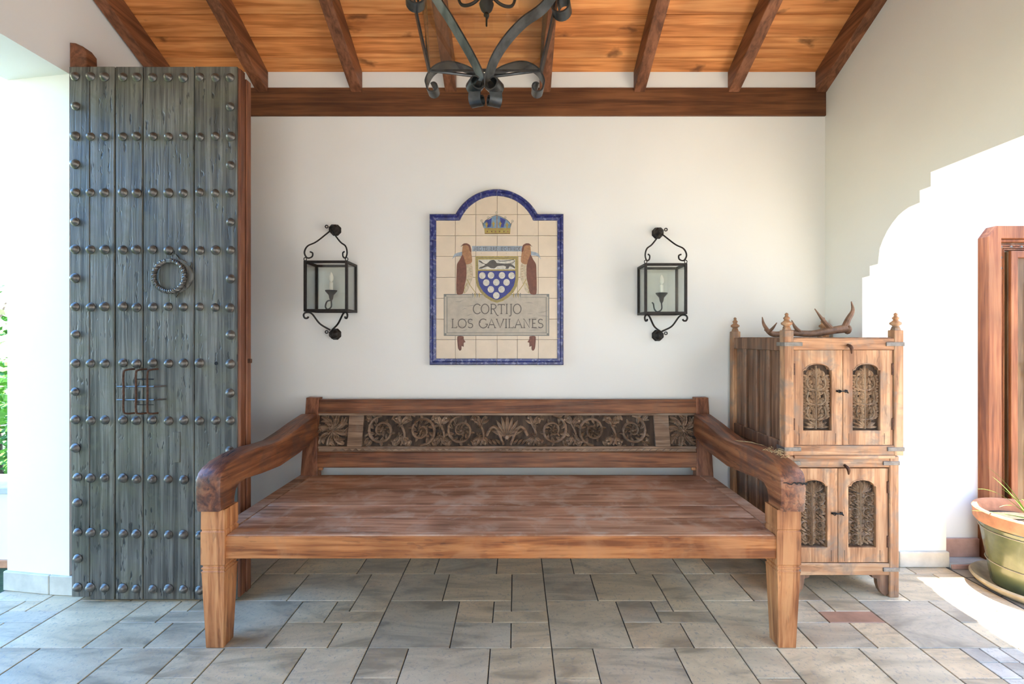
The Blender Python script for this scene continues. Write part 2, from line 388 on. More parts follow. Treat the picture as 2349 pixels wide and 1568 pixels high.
# ceiling: rafters, planks, wall plate
ceil = empty('ceiling', (0, YW, roof(YW)), 'sloping timber ceiling of orange planks on dark brown rafters', 'ceiling', None, 'structure')
for k in range(8):
    xc = PX(384 + 216.6 * k, 2.55) if k < 7 else 1.705
    bm = bmesh.new(); w = .031
    y0, y1 = YW + .0, YB - .25
    prism(bm, [(y0, roof(y0)), (y0, roof(y0) - .122), (y1, roof(y1) - .122), (y1, roof(y1))], lambda u, v, d: (d, u, v), xc - w, xc + w, .004)
    mk('rafter', bm, 'rafter_wood', ceil)
yb = YW + .05; k = 0; first = 2.489
edges = [YW + .06] + [2.489 - .0992 * i for i in range(41)]
for a, b in zip(edges, edges[1:]):
    g = .0022; bm = bmesh.new()
    prism(bm, [(a - g, roof(a - g)), (b + g, roof(b + g)), (b + g, roof(b + g) + .02), (a - g, roof(a - g) + .02)], lambda u, v, d: (d, u, v), XL - .3, 2.12, .003)
    mk('plank', bm, 'ceiling_wood', ceil)
bm = bmesh.new(); prism(bm, [(YW + .08, roof(YW + .08) + .03), (YB - .3, roof(YB - .3) + .03), (YB - .3, roof(YB - .3) + .13), (YW + .08, roof(YW + .08) + .13)], lambda u, v, d: (d, u, v), XL - .45, 2.25)
mk('roof_deck', bm, 'terracotta', ceil)
mk('wall_plate', B(XL, XR, YW - .010, YW + .05, 2.377, 2.535, .003), 'beam_wood', ceil, label='long dark brown beam under the rafter ends')

# floor: slab with tiles laid on it in the repeating pattern
U = .0753
floor = struct('floor', B(XL - .34, 2.155, YB - .3, YW + .05, -.10, -.005, 0), 'grout', 'floor of mixed beige and grey stone tiles', 'floor')
base_blk = [(0, 4, 0, 4), (4, 7, 0, 2), (7, 9, 0, 2), (4, 6, 2, 4), (6, 9, 2, 3), (6, 7, 3, 4), (7, 9, 3, 7), (0, 3, 4, 7), (3, 7, 4, 7)]
rot_blk = [(9 - b, 9 - a, 7 - d, 7 - c) for a, b, c, d in base_blk]
mir_blk = [(9 - b, 9 - a, c, d) for a, b, c, d in base_blk if not (a == 7 and c == 3)] + [(0, 2, 3, 5), (0, 2, 5, 7)]
tmesh = {}
def tile_mesh(w, d, mat):
    key = (round(w, 4), round(d, 4), mat)
    if key not in tmesh:
        bm = bmesh.new(); box(bm, -w / 2, w / 2, -d / 2, d / 2, -.012, 0, .0018)
        me = bpy.data.meshes.new('tile'); bm.to_mesh(me); bm.free(); me.materials.append(M[mat]); tmesh[key] = me
    return tmesh[key]
def lay(x0, x1, y0, y1, mat='floor_tile', par=None):
    g = .0022
    inst('tile', tile_mesh(x1 - x0 - 2 * g, y1 - y0 - .0022, mat), ((x0 + x1) / 2, (y0 + y1) / 2, random.uniform(-.0007, 0)), par or floor)
XA, Y0 = -.545, 1.688
for bx in range(-3, 4):
    for by, blk in ((-1, mir_blk), (0, base_blk), (1, rot_blk)):
        for a, b, c, d in blk:
            x0, x1 = XA + (bx * 9 + a) * U, XA + (bx * 9 + b) * U; y0, y1 = Y0 + (by * 7 + c) * U, Y0 + (by * 7 + d) * U
            x0, x1 = max(x0, XL - .33), min(x1, 2.14); y1 = min(y1, YW)
            if y0 < 1.3: y0 = max(y0, 1.16)
            if x1 - x0 < .02 or y1 - y0 < .02: continue
            xm, ym = (x0 + x1) / 2, (y0 + y1) / 2
            if xm < XL: y1 = min(y1, PF + .04)
            if x0 > 1.5: y1 = min(y1, 2.286)
            if y1 - y0 < .015: continue
            if ym < Y0 and x1 > 1.634: 
                if x0 >= 1.634: continue
                x1 = 1.634
            lay(x0, x1, y0, y1, 'orange_tile' if (bx == 2 and by == 0 and (a, c) == (6, 2)) else 'floor_tile')
nx, ny = 7, 7
for i in range(nx):
    for j in range(ny):
        w = (2.14 - 1.634) / nx; d = (Y0 - 1.16) / ny
        lay(1.634 + i * w, 1.634 + (i + 1) * w, 1.16 + j * d, 1.16 + (j + 1) * d, 'pale_tile')
near = B(XL - .33, 2.14, YB - .3, 1.158, -.012, -.0005, 0); mk('near_paving', near, 'paving', floor)

# skirting tiles
sk = empty('baseboard_left', (-2.1, 2.03, 0), 'pale grey stone skirting tiles along the foot of the white jamb', 'baseboard', None, 'structure')
for x0, x1 in ((-2.318, -2.075), (-2.072, -1.90)):
    bm = B(x0, x1, PF - .012, PF + .004, 0, .086, .003)
    for v in bm.verts: v.co.y += max(0, (-1.98 - v.co.x)) * .15
    mk('tile', bm, 'skirting_tile', sk)
sk = empty('baseboard_right', (1.95, 2.28, 0), 'cream rounded skirting tiles at the foot of the arch jamb', 'baseboard', None, 'structure')
for x0, x1 in ((XR, 1.905), (1.908, 2.156)):
    mk('tile', B(x0, x1, 2.272, 2.29, 0, .078, .006, 2), 'skirting_tile', sk)
for x0, x1 in ((XL, -1.2), (-1.197, -.4), (-.397, .4), (.403, 1.1), (1.103, XR)):
    pass

# ---------------------------------------------------------------- outside, right: patio with the entrance door
patio = struct('ground', B(2.155, 4.7, -5.6, 2.40, -.10, -.004, 0), 'paving', 'sunlit stone paving of the patio beyond the archway', 'paving')
struct('ground_rear', B(XL - .335, 2.155, -7, YB - .3, -.10, -.004, 0), 'paving', 'sunlit stone paving behind the porch', 'paving')  # added to throw warm sunlight up through the rear opening
bm = bmesh.new(); box(bm, 2.15, 4.7, 2.35, 2.7, -.06, 2.5)
struct('wall_patio', bm, 'plaster_white', 'white house wall beyond the archway around the carved entrance door', 'wall')
bm = bmesh.new(); box(bm, 4.7, 4.95, -5.6, 2.7, -.06, 4.2)
struct('wall_garden', bm, 'plaster', 'tall cream wall closing the patio opposite the archway', 'wall')  # out of view; set close and high to block sky and bounce warm light
bm = bmesh.new(); box(bm, XL - .335, 4.7, -5.6, -5.35, -.06, 3.6)
struct('wall_courtyard', bm, 'plaster', 'cream courtyard wall behind the porch', 'wall')  # put in to hide the low blue sky from the rear opening
YD = 2.35
dr = empty('door_2', (PX(2300, YD), YD, 0), 'orange brown wooden entrance door with nailed moulded frame beyond the archway', 'door', None, 'structure')
def dpx(x): return PX(x, YD)
def dpz(y): return PZ(y, YD)
fx0, ft = dpx(2243), dpz(523); fx1 = fx0 + 1.28
def door_frame(name, inset, width, y0, y1, mat, ch=0.0, bev=.003):
    a0, a1, t = fx0 + inset, fx1 - inset, ft - inset
    b0, b1, tb = a0 + width, a1 - width, t - width
    bm = bmesh.new()
    prism(bm, [(a0, .012), (a0, t - ch), (a0 + ch * .75, t), (a1 - ch * .75, t), (a1, t - ch), (a1, .012), (b1, .012), (b1, tb), (b0, tb), (b0, .012)], lambda u, v, d: (u, d, v), y0, y1, bev)
    return mk(name, bm, mat, dr)
door_frame('casing', 0, .064, YD - .055, YD + .01, 'entrance_wood', .055)
door_frame('inner_moulding', .066, .012, YD - .035, YD + .01, 'entrance_wood')
door_frame('jamb_lining', .078, .042, YD - .012, YD + .01, 'cabinet_side_wood')
for i in range(3):
    door_frame('reed_moulding', .090 + i * .010, .007, YD - .020, YD - .010, 'entrance_wood', 0, .002)
lx0, lx1, lt = fx0 + .124, fx1 - .124, ft - .124
mk('leaf', B(lx0, lx1, YD - .03, YD - .004, .012, lt, .003), 'entrance_panel_wood', dr)
bm = bmesh.new()
prism(bm, [(lx0, .012), (lx0, lt), (lx1, lt), (lx1, .012), (lx1 - .035, .012), (lx1 - .035, lt - .035), (lx0 + .035, lt - .035), (lx0 + .035, .012)], lambda u, v, d: (u, d, v), YD - .045, YD - .028, .004)
mk('leaf_moulding', bm, 'entrance_wood', dr)
for (z0, z1) in ((.15, .62), (.72, lt - .16)):
    mk('raised_panel', B(lx0 + .085, (lx0 + lx1) / 2 - .04, YD - .040, YD - .026, z0, z1, .006, 2), 'entrance_panel_wood', dr)
    mk('raised_panel', B((lx0 + lx1) / 2 + .04, lx1 - .085, YD - .040, YD - .026, z0, z1, .006, 2), 'entrance_panel_wood', dr)
bm = bmesh.new(); lathe(bm, [(0, .008), (.006, .007), (.009, .003), (.010, 0)], (0, 0, 0), 10)
bmesh.ops.rotate(bm, verts=bm.verts, matrix=Matrix.Rotation(PI / 2, 3, 'X'))
nail = bpy.data.meshes.new('nail'); bm.to_mesh(nail); bm.free(); nail.materials.append(M['stud_iron'])
for i in range(3): inst('nail', nail, (fx0 + .099, YD - .014, ft - .099 - i * .055), dr)
for i in range(1, 18): inst('nail', nail, (fx0 + .099 + i * .052, YD - .014, ft - .099), dr)
bm = bmesh.new(); tube(bm, [(lx0 + .10 + .03 * math.cos(a), YD - .055, .98 + .03 * math.sin(a)) for a in [i * PI / 10 for i in range(20)]], .006, 6, True)
mk('ring_handle', bm, 'iron', dr, True)
st = empty('doorstep', (2.5, 2.3, 0), 'low doorstep of pink and grey tiles under the entrance door', 'step', None, 'structure')
mk('step_slab', B(2.158, 3.6, 2.27, 2.349, -.004, .022, .003), 'grey_stone', st)
for i in range(6): mk('riser_tile', B(2.158 + i * .24, 2.158 + i * .24 + .236, 2.262, 2.271, -.004, .018, .002), 'pink_tile', st)
for i in range(1): mk('skirting_tile', B(2.158, fx0 - .004, 2.336, 2.351, .022, .115, .002), 'pink_tile', st)

# ---------------------------------------------------------------- outside, left: terrace and garden
struct('ground_left', B(-16, XL - .335, -8, 14, -.16, -.06, 0), 'lawn', 'dark green lawn of the garden outside the portal', 'lawn')  # dark ground put in so little warm light bounces onto the jamb
gw = empty('garden_wall', (-3.2, 2.5, -.06), 'low white garden wall with grey stone coping outside the portal', 'garden wall')
mk('body', B(-4.6, XL - .34, 2.40, 2.58, -.06, .33, .004), 'plaster_white', gw)
mk('coping', B(-4.62, XL - .335, 2.37, 2.61, .33, .365, .004), 'grey_stone', gw)
mk('plinth', B(-4.61, XL - .336, 2.385, 2.40, -.06, -.02, .002), 'terracotta', gw)
def shrub(x, y, z0, h, r, n, label):
    e = empty('shrub', (x, y, z0), label, 'shrub', 'garden shrubs outside the portal')
    bm = bmesh.new()
    for k in range(5):
        a = k * 2 * PI / 5; tube(bm, [(x, y, z0), (x + .3 * r * math.cos(a), y + .3 * r * math.sin(a), z0 + h * .5), (x + .7 * r * math.cos(a), y + .7 * r * math.sin(a), z0 + h * .85)], [.025, .016, .006], 6)
    mk('stem', bm, 'bark', e)
    bm = bmesh.new()
    for k in range(n):
        d = Vector((random.gauss(0, 1), random.gauss(0, 1), random.gauss(0, 1))).normalized() * (random.random() ** .4)
        p = Vector((x + d.x * r, y + d.y * r, z0 + h * .62 + d.z * h * .42)); q = Vector((random.gauss(0, 1), random.gauss(0, 1), random.gauss(0, .6))).normalized(); s = q.orthogonal().normalized()
        l = random.uniform(.05, .09); v = [bm.verts.new(p), bm.verts.new(p + q * l * .5 + s * l * .25), bm.verts.new(p + q * l), bm.verts.new(p + q * l * .5 - s * l * .25)]
        bm.faces.new(v)
    o = mk('leaves', bm, 'shrub_green', e); o['kind'] = 'stuff'
shrub(-3.35, 2.98, -.06, 1.05, .36, 900, 'leafy green shrub behind the low garden wall outside the portal')
shrub(-4.3, 3.5, -.06, 1.75, .42, 900, 'taller green shrub farther behind the low garden wall')

def blocker(x, y, h, r, label):  # unseen trees added to dim sky light on the jamb and studded door
    e = empty('cypress', (x, y, -.06), label, 'tree', 'row of cypresses in the garden')
    mk('trunk', tube(bmesh.new(), [(x, y, -.08), (x, y, h * .5)], [.07, .03], 8), 'bark', e)
    bm = bmesh.new()
    lathe(bm, [(0, .15), (r * .5, .22), (r * .8, h * .2), (r * .82, h * .45), (r * .55, h * .75), (r * .2, h * .94), (0, h)], (x, y, -.06), 18)
    for k in range(1300):
        z = random.uniform(.15, 1.0) * h; rr = r * min(1, (z / h) * 4) * (1 - max(0, (z / h - .45) / .55) ** 1.3) + .01; a = random.uniform(0, 2 * PI)
        p = Vector((x + rr * .85 * math.cos(a), y + rr * .85 * math.sin(a), z - .06)); q = Vector((math.cos(a) * .5, math.sin(a) * .5, 1)).normalized(); t = Vector((-math.sin(a), math.cos(a), 0)) * .025; l = random.uniform(.12, .22)
        bm.faces.new([bm.verts.new(p), bm.verts.new(p + q * l * .5 + t), bm.verts.new(p + q * l), bm.verts.new(p + q * l * .5 - t)])
    mk('foliage', bm, 'cypress_green', e)['kind'] = 'stuff'
for k in range(5):
    blocker(-3.35 - k * 1.12, -1.25 - .18 * k, 4.6 - .25 * (k % 3), .46, ['dark green cypress closest to the porch', 'second dark green cypress of the row', 'third dark green cypress of the row', 'fourth dark green cypress of the row', 'last dark green cypress at the far end of the row'][k])

# ---------------------------------------------------------------- studded door leaf
YF = 1.975
door = empty('door_1', (-1.93, YF + .035, 0), 'tall weathered grey plank door leaf studded with iron nails standing open', 'door', None, 'structure')
def gx(x): return PX(x, YF)
def gz(y): return PZ(y, YF)
dtop = gz(152)
bounds = [157, 205, 263, 327, 445, 545]
prev = None
for i, (a, b) in enumerate(zip(bounds, bounds[1:])):
    zb = .012 if i else .022
    bm = B(gx(a) + (.0018 if i else 0), gx(b) - .0018, YF + random.uniform(0, .002), YF + .034, zb, dtop, .0025)
    if i == 0:
        for v in bm.verts:
            if v.co.x < gx(a) + .01 and v.co.z < .35: v.co.x += .012 * (1 - v.co.z / .35)
    mk('plank', bm, 'old_door_wood', door)
mk('backing', B(gx(157) + .012, gx(545) - .006, YF + .034, YF + .058, .03, dtop - .004, .002), 'door_edge_wood', door)
mk('edge_strip', B(gx(545) - .004, gx(545) + .010, YF + .004, YF + .040, .02, dtop - .006, .003), 'door_edge_wood', door, label='reddish brown edge strip')
mk('edge_strip', B(gx(545) - .010, gx(545) + .014, YF + .044, YF + .078, .02, dtop - .03, .003), 'door_edge_wood', door)
mk('latch_bolt', B(gx(545) + .010, gx(545) + .028, YF + .05, YF + .062, gz(834), gz(824), .002), 'rust', door)
bm = bmesh.new(); lathe(bm, [(0, .0165), (.0055, .0158), (.0105, .0128), (.0145, .0078), (.0165, .003), (.0190, .0015), (.0198, 0)], (0, 0, 0), 18)
bmesh.ops.rotate(bm, verts=bm.verts, matrix=Matrix.Rotation(PI / 2, 3, 'X')); bmesh.ops.recalc_face_normals(bm, faces=bm.faces)
stud = bpy.data.meshes.new('stud'); bm.to_mesh(stud); bm.free(); stud.materials.append(M['stud_iron'])
for p in stud.polygons: p.use_smooth = True
cols = [173, 208, 240, 282, 313, 350, 386, 421, 458, 494, 528]
for r, (y, full) in enumerate(zip([176, 243, 312, 377, 441, 507, 572, 637, 703, 767, 832, 899, 963, 1028, 1095, 1152, 1221, 1281, 1347], [True, False] * 10)):
    for c, x in enumerate(cols):
        if not full and c not in (0, 10): continue
        if y == 832 and c == 9: continue
        if c == 0 and y > 1060: x += 5
        o = inst('stud', stud, (gx(x + random.uniform(-1, 1)), YF - .0005, gz(y + (c * .6 if y > 1000 else c * .15) + random.uniform(-1.2, 1.2))), door)
        s = random.uniform(.92, 1.08); o.scale = (s, s, s)
# ring knocker
kc = Vector((gx(394), YF, gz(634)))
bm = bmesh.new()
lathe(bm, [(0, .006), (.07, .006), (.074, .003), (.076, 0)], (0, 0, 0), 28); bmesh.ops.rotate(bm, verts=bm.verts, matrix=Matrix.Rotation(PI / 2, 3, 'X'))
bmesh.ops.translate(bm, verts=bm.verts, vec=kc + Vector((.018, 0, .004)))
prism(bm, [(kc.x + .012, kc.z + .05), (kc.x + .085, kc.z + .062), (kc.x + .085, kc.z + .05), (kc.x + .06, kc.z + .03)], lambda u, v, d: (u, d, v), YF - .004, YF)
prism(bm, [(kc.x - .01, kc.z + .06), (kc.x + .018, kc.z + .098), (kc.x + .045, kc.z + .06)], lambda u, v, d: (u, d, v), YF - .004, YF)
prism(bm, [(kc.x, kc.z - .06), (kc.x + .02, kc.z - .09), (kc.x + .04, kc.z - .06)], lambda u, v, d: (u, d, v), YF - .004, YF)
mk('knocker_plate', bm, 'old_door_wood', door, label='worn back plate of the ring knocker')
bm = bmesh.new()
for ph in (0, PI):
    pts = []
    for i in range(180):
        a = i / 180 * 2 * PI; R = .066 + .0058 * math.cos(a * 22 + ph); pts.append(kc + Vector((R * math.cos(a), -.014 + .0058 * math.sin(a * 22 + ph), R * math.sin(a))))
    tube(bm, pts, .0052, 6, True)
mk('knocker_ring', bm, 'stud_iron', door, True, label='twisted iron ring knocker')
mk('knocker_staple', B(kc.x - .008, kc.x + .012, YF - .024, YF, kc.z + .056, kc.z + .076, .003), 'stud_iron', door)
# little barred hatch
bm = bmesh.new()
for x in (297, 325, 351):
    X = gx(x); z0, z1 = gz(947), gz(846); o = .030
    tube(bm, spline([(X + .020, YF + .002, z0), (X + .008, YF - o * .8, z0 + .002), (X, YF - o, z0 + .016), (X, YF - o, (z0 + z1) / 2), (X, YF - o, z1 - .016), (X + .008, YF - o * .8, z1 - .002), (X + .020, YF + .002, z1)], 4), .0042, 6)
mk('upright_bars', bm, 'rust', door, True)
for y in (885, 915):
    bm = bmesh.new(); tube(bm, [(gx(281), YF - .026, gz(y)), (gx(365), YF - .026, gz(y))], .0042, 6)
    tube(bm, [(gx(365), YF - .026, gz(y)), (gx(380), YF + .002, gz(y))], .0042, 6); mk('cross_bar', bm, 'stud_iron', door, True)
bm = bmesh.new()
for (a, b, c, d) in ((311, 313.5, 870, 928), (311, 352, 868, 870.5), (311, 352, 927, 928.5)):
    box(bm, gx(a), gx(b), YF - .0012, YF + .001, gz(d), gz(c))
mk('hatch_outline', bm, 'dark_gap', door)
mk('repair_patch', B(gx(396), gx(413), YF - .0015, YF + .004, gz(1060), gz(990), .001), 'old_door_wood', door)
bm = bmesh.new(); lathe(bm, [(0, .0008), (.008, .0008), (.008, 0)], (0, 0, 0), 10); bmesh.ops.rotate(bm, verts=bm.verts, matrix=Matrix.Rotation(PI / 2, 3, 'X')); bmesh.ops.translate(bm, verts=bm.verts, vec=(gx(496), YF + .0002, gz(833)))
mk('keyhole', bm, 'dark_gap', door)
# timber block that holds the upper pivot
bm = bmesh.new()
prism(bm, [(-1.98, 2.335), (-1.98, 2.452), (-1.955, 2.450), (-1.925, 2.436), (-1.905, 2.41), (-1.902, 2.335)], lambda u, v, d: (u, d, v), 2.03, 2.085, .006)
pv = mk('pivot_block', bm, 'rafter_wood', None, base=(-1.93, 2.06, 2.335)); tag(pv, 'dark rounded timber block on the wall above the studded door', 'timber block')

# ---------------------------------------------------------------- carving helpers (u, v in the panel plane, h out of it)
def carve_strip(bm, fm, pts, w, h, leaf=False):
    n = len(pts)
    if not hasattr(w, '__len__'): w = [w] * n
    sec = ((-1, 0), (-.6, .95), (0, .5), (.6, .95), (1, 0)) if leaf else ((-1, 0), (-.65, .72), (0, 1), (.65, .72), (1, 0))
    rows = []
    for i, p in enumerate(pts):
        a = Vector(pts[min(i + 1, n - 1)]) - Vector(pts[max(i - 1, 0)]); L = a.length or 1; nx_, ny_ = -a[1] / L, a[0] / L
        hh = h[i] if hasattr(h, '__len__') else h
        rows.append([bm.verts.new(fm(p[0] + nx_ * s * w[i], p[1] + ny_ * s * w[i], q * hh)) for s, q in sec])
    for A, Bq in zip(rows, rows[1:]):
        for k in range(4): bm.faces.new((A[k], A[k + 1], Bq[k + 1], Bq[k]))
def carve_leaf(bm, fm, u, v, ang, L, W, h, curl=.8, n=7):
    pts = []; a = ang; x, y = u, v
    for i in range(n):
        pts.append((x, y)); a += curl / n; x += math.cos(a) * L / (n - 1); y += math.sin(a) * L / (n - 1)
    w = [W * (max(.06, math.sin(PI * (.12 + .86 * i / (n - 1)))) ** .8) for i in range(n)]
    carve_strip(bm, fm, pts, w, [h * (.55 + .45 * math.sin(PI * i / (n - 1))) for i in range(n)], True)
def carve_spiral(bm, fm, u, v, R, turns, a0, sgn, w, h, rmin=.18):
    n = int(16 * turns); pts = []; ws = []
    for i in range(n + 1):
        t = i / n; r = R * (1 - (1 - rmin) * t); a = a0 + sgn * 2 * PI * turns * t; pts.append((u + r * math.cos(a), v + r * math.sin(a))); ws.append(w * (1 - .45 * t))
    carve_strip(bm, fm, pts, ws, h); return pts
def carve_boss(bm, fm, u, v, r, h, n=10):
    c = bm.verts.new(fm(u, v, h)); r1 = [bm.verts.new(fm(u + .6 * r * math.cos(2 * PI * k / n), v + .6 * r * math.sin(2 * PI * k / n), h * .85)) for k in range(n)]
    r2 = [bm.verts.new(fm(u + r * math.cos(2 * PI * k / n), v + r * math.sin(2 * PI * k / n), 0)) for k in range(n)]
    for k in range(n):
        k2 = (k + 1) % n; bm.faces.new((c, r1[k], r1[k2])); bm.faces.new((r1[k], r2[k], r2[k2], r1[k2]))
def carve_flower(bm, fm, u, v, r, h, petals=6, a0=0):
    for k in range(petals):
        a = a0 + 2 * PI * k / petals; carve_leaf(bm, fm, u + .2 * r * math.cos(a), v + .2 * r * math.sin(a), a, r * .85, r * .26, h, 0, 5)
    carve_boss(bm, fm, u, v, r * .3, h * 1.2)

# ---------------------------------------------------------------- bench
YF2 = 1.676
def bx_(x): return PX(x, YF2)
XBL, XBR = -1.154, 1.0455; PW = .088; ZS = .415
bench = empty('bench', ((XBL + XBR) / 2, 2.05, 0), 'long reddish brown wooden bench with carved openwork backrest and curved arms', 'bench')
def leg(x0, x1):
    bm = bmesh.new(); y0, y1 = YF2, YF2 + .084; ym = (y0 + y1) / 2; xm = (x0 + x1) / 2
    prof = [(0, .72), (.278, .95), (.284, .99), (.287, .90), (.291, .88), (.294, .97), (.299, .97), (.302, .88), (.306, .88), (.311, 1.0), (.430, 1.0), (.434, .93), (.438, .93), (.441, .985), (.512, .98)]
    rings = []
    for z, s in prof:
        rings.append([bm.verts.new((xm + sx * s * (x1 - x0) / 2, ym + sy * s * (y1 - y0) / 2, z)) for sx, sy in ((-1, -1), (1, -1), (1, 1), (-1, 1))])
    for A, Bq in zip(rings, rings[1:]):
        for k in range(4): bm.faces.new((A[k], A[(k + 1) % 4], Bq[(k + 1) % 4], Bq[k]))
    bm.faces.new(rings[0][::-1]); bm.faces.new(rings[-1])
    mk('leg', bm, 'bench_leg_wood', bench)
leg(XBL, XBL + PW); leg(XBR - PW, XBR)
for x0 in (XBL, XBR - PW):
    bm = bmesh.new(); box(bm, x0 + .012, x0 + PW - .012, 2.40, 2.46, 0, ZS - .02, .004); mk('leg', bm, 'bench_leg_wood', bench)
# rails
mk('front_rail', B(XBL + PW - .004, XBR - PW + .004, YF2 + .006, YF2 + .05, .330, ZS - .002, .004, 2), 'bench_wood', bench)
mk('back_rail', B(XBL + .03, XBR - .03, 2.40, 2.44, .330, ZS - .004, .004), 'bench_dark_wood', bench)
for x0 in (XBL + .012, XBR - .078):
    mk('side_rail', B(x0, x0 + .066, YF2 + .082, 2.43, .330, ZS + .001, .004), 'bench_seat_wood', bench)
# seat planks
ys = [YF2 + .008, 1.716, 1.854, 1.978, 2.19, 2.415]
for i, (a, b) in enumerate(zip(ys, ys[1:])):
    x0, x1 = (XBL + PW + .002, XBR - PW - .002) if i == 0 else (XBL + .080, XBR - .080)
    mk('seat_plank', B(x0, x1, a + .001, b - .001, ZS - .028, ZS + random.uniform(-.0015, .0015) + .001, .0025), 'bench_seat_wood', bench)
# arms
prof = [(1.662, .511), (1.656, .56), (1.655, .60), (1.658, .630), (1.668, .650), (1.690, .665), (1.73, .679), (1.80, .689), (1.90, .690), (2.0, .681), (2.08, .678), (2.18, .692), (2.30, .714), (2.44, .735),
        (2.46, .62), (2.35, .590), (2.25, .573), (2.07, .559), (1.93, .569), (1.82, .582), (1.775, .578), (1.756, .563), (1.748, .54), (1.745, .511)]
for s, x0, x1 in ((-1, XBL - .008, XBL + PW - .002), (1, XBR - PW + .002, XBR + .008)):
    bm = bmesh.new(); prism(bm, prof, lambda u, v, d: (d, u, v), x0, x1, .011)
    for v in bm.verts:                       # arms splay slightly and lean inward at the back
        t = max(0, (v.co.y - 1.75) / .7); v.co.x -= s * .012 * t
    mk('arm', bm, 'bench_arm_wood', bench, True)
mk('arm_inlay', B(XBL + PW - .014, XBL + PW - .0085, 2.09, 2.25, .582, .672, .001), 'bench_dark_wood', bench, label='dark patch let into the inner face of the arm')
# hand-worn splits on the arms
def slit(bm, p, q, w):
    p, q = Vector(p), Vector(q); d = (q - p).normalized(); s = d.cross(Vector((0, 0, 1))).normalized() * w; m_ = (p + q) / 2
    v = [bm.verts.new(p), bm.verts.new(m_ + s), bm.verts.new(q), bm.verts.new(m_ - s)]; bm.faces.new(v)
bm = bmesh.new()
for i in range(9):
    x = XBL + random.uniform(.012, .07); y = random.uniform(1.70, 1.80); z = .668 + (y - 1.69) * .24 if y < 1.74 else .6805 + (y - 1.73) * .14
    l = random.uniform(.025, .06); slit(bm, (x, y, z + .0030), (x + random.uniform(-.006, .006), y + l, z + l * .16 + .0030), .0018)
mk('arm_splits', bm, 'dark_gap', bench)['kind'] = 'stuff'
bm = bmesh.new(); up_, lo_ = [], []
for i in range(15):
    t = i / 14; x = .966 + .088 * t; z = .618 + random.uniform(-.004, .004) - .003 * t; w = .0012 + .0035 * t * random.uniform(.5, 1.2)
    up_.append(bm.verts.new((x, 1.6525, z + w))); lo_.append(bm.verts.new((x, 1.6525, z - w)))
for i in range(14): bm.faces.new((lo_[i], lo_[i + 1], up_[i + 1], up_[i]))
mk('arm_crack', bm, 'dark_gap', bench)
# back posts and backrest, leaning
LEAN = .225
def lean(bm):
    for v in bm.verts: v.co.y += (v.co.z - ZS) * LEAN
    return bm
YBK = 2.41
BXL, BXR = -1.145, 1.053
for s, xo in ((1, BXL), (-1, BXR)):
    bm = bmesh.new()
    a = [(xo + s * .012, ZS - .05), (xo + s * .108, ZS - .05), (xo + s * .075, .62), (xo + s * .070, .812), (xo, .813)]
    prism(bm, a, lambda u, v, d: (u, d, v), YBK, YBK + .05, .003); mk('back_post', lean(bm), 'bench_post_wood', bench)
    mk('peg', lean(B(xo + s * .100 if s > 0 else xo - .122, xo + s * .122 if s > 0 else xo - .100, YBK + .004, YBK + .02, .440, .455, .002)), 'bench_leg_wood', bench)
x0, x1 = BXL + .068, BXR - .068
mk('top_rail', lean(B(x0, x1, YBK + .004, YBK + .044, .730, .802, .004, 2)), 'bench_dark_wood', bench)
mk('lower_rail', lean(B(x0 + .002, x1 - .002, YBK + .004, YBK + .044, .4525, .531, .004, 2)), 'bench_dark_wood', bench)
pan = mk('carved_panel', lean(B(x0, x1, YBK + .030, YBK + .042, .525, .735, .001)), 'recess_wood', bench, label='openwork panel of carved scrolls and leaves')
YP = YBK + .030
def pfm(u, v, h): return Vector((u, YP - h + (v - ZS) * LEAN, v))
def bu(x): return PX(x, 2.475)
def frame_bar(name, a, b, z0, z1, d=.018):
    mk(name, lean(B(a, b, YP - d, YP + .001, z0, z1, .002)), 'bench_carved_wood', pan)
frame_bar('panel_edge', x0, x1, .718, .732); frame_bar('panel_edge', x0, x1, .546, .558, .016); frame_bar('panel_edge', x0, x1, .527, .534, .014)
frame_bar('panel_block', bu(798), bu(832), .556, .720, .016); frame_bar('panel_block', bu(1502), bu(1536), .556, .720, .016)
frame_bar('zigzag_ground', x0, x1, .532, .548, .008)
bm = bmesh.new(); nz = 52
for i in range(nz):
    a = x0 + .09 + (x1 - x0 - .18) * i / nz; b = x0 + .09 + (x1 - x0 - .18) * (i + 1) / nz
    prism(bm, [(a, .534), ((a + b) / 2, .546), (b, .534)], lambda u, v, d: pfm(u, v, d), .007, .013)
mk('zigzag_border', bm, 'bench_carved_wood', pan)
cz = .638; CXB = bu(1163)
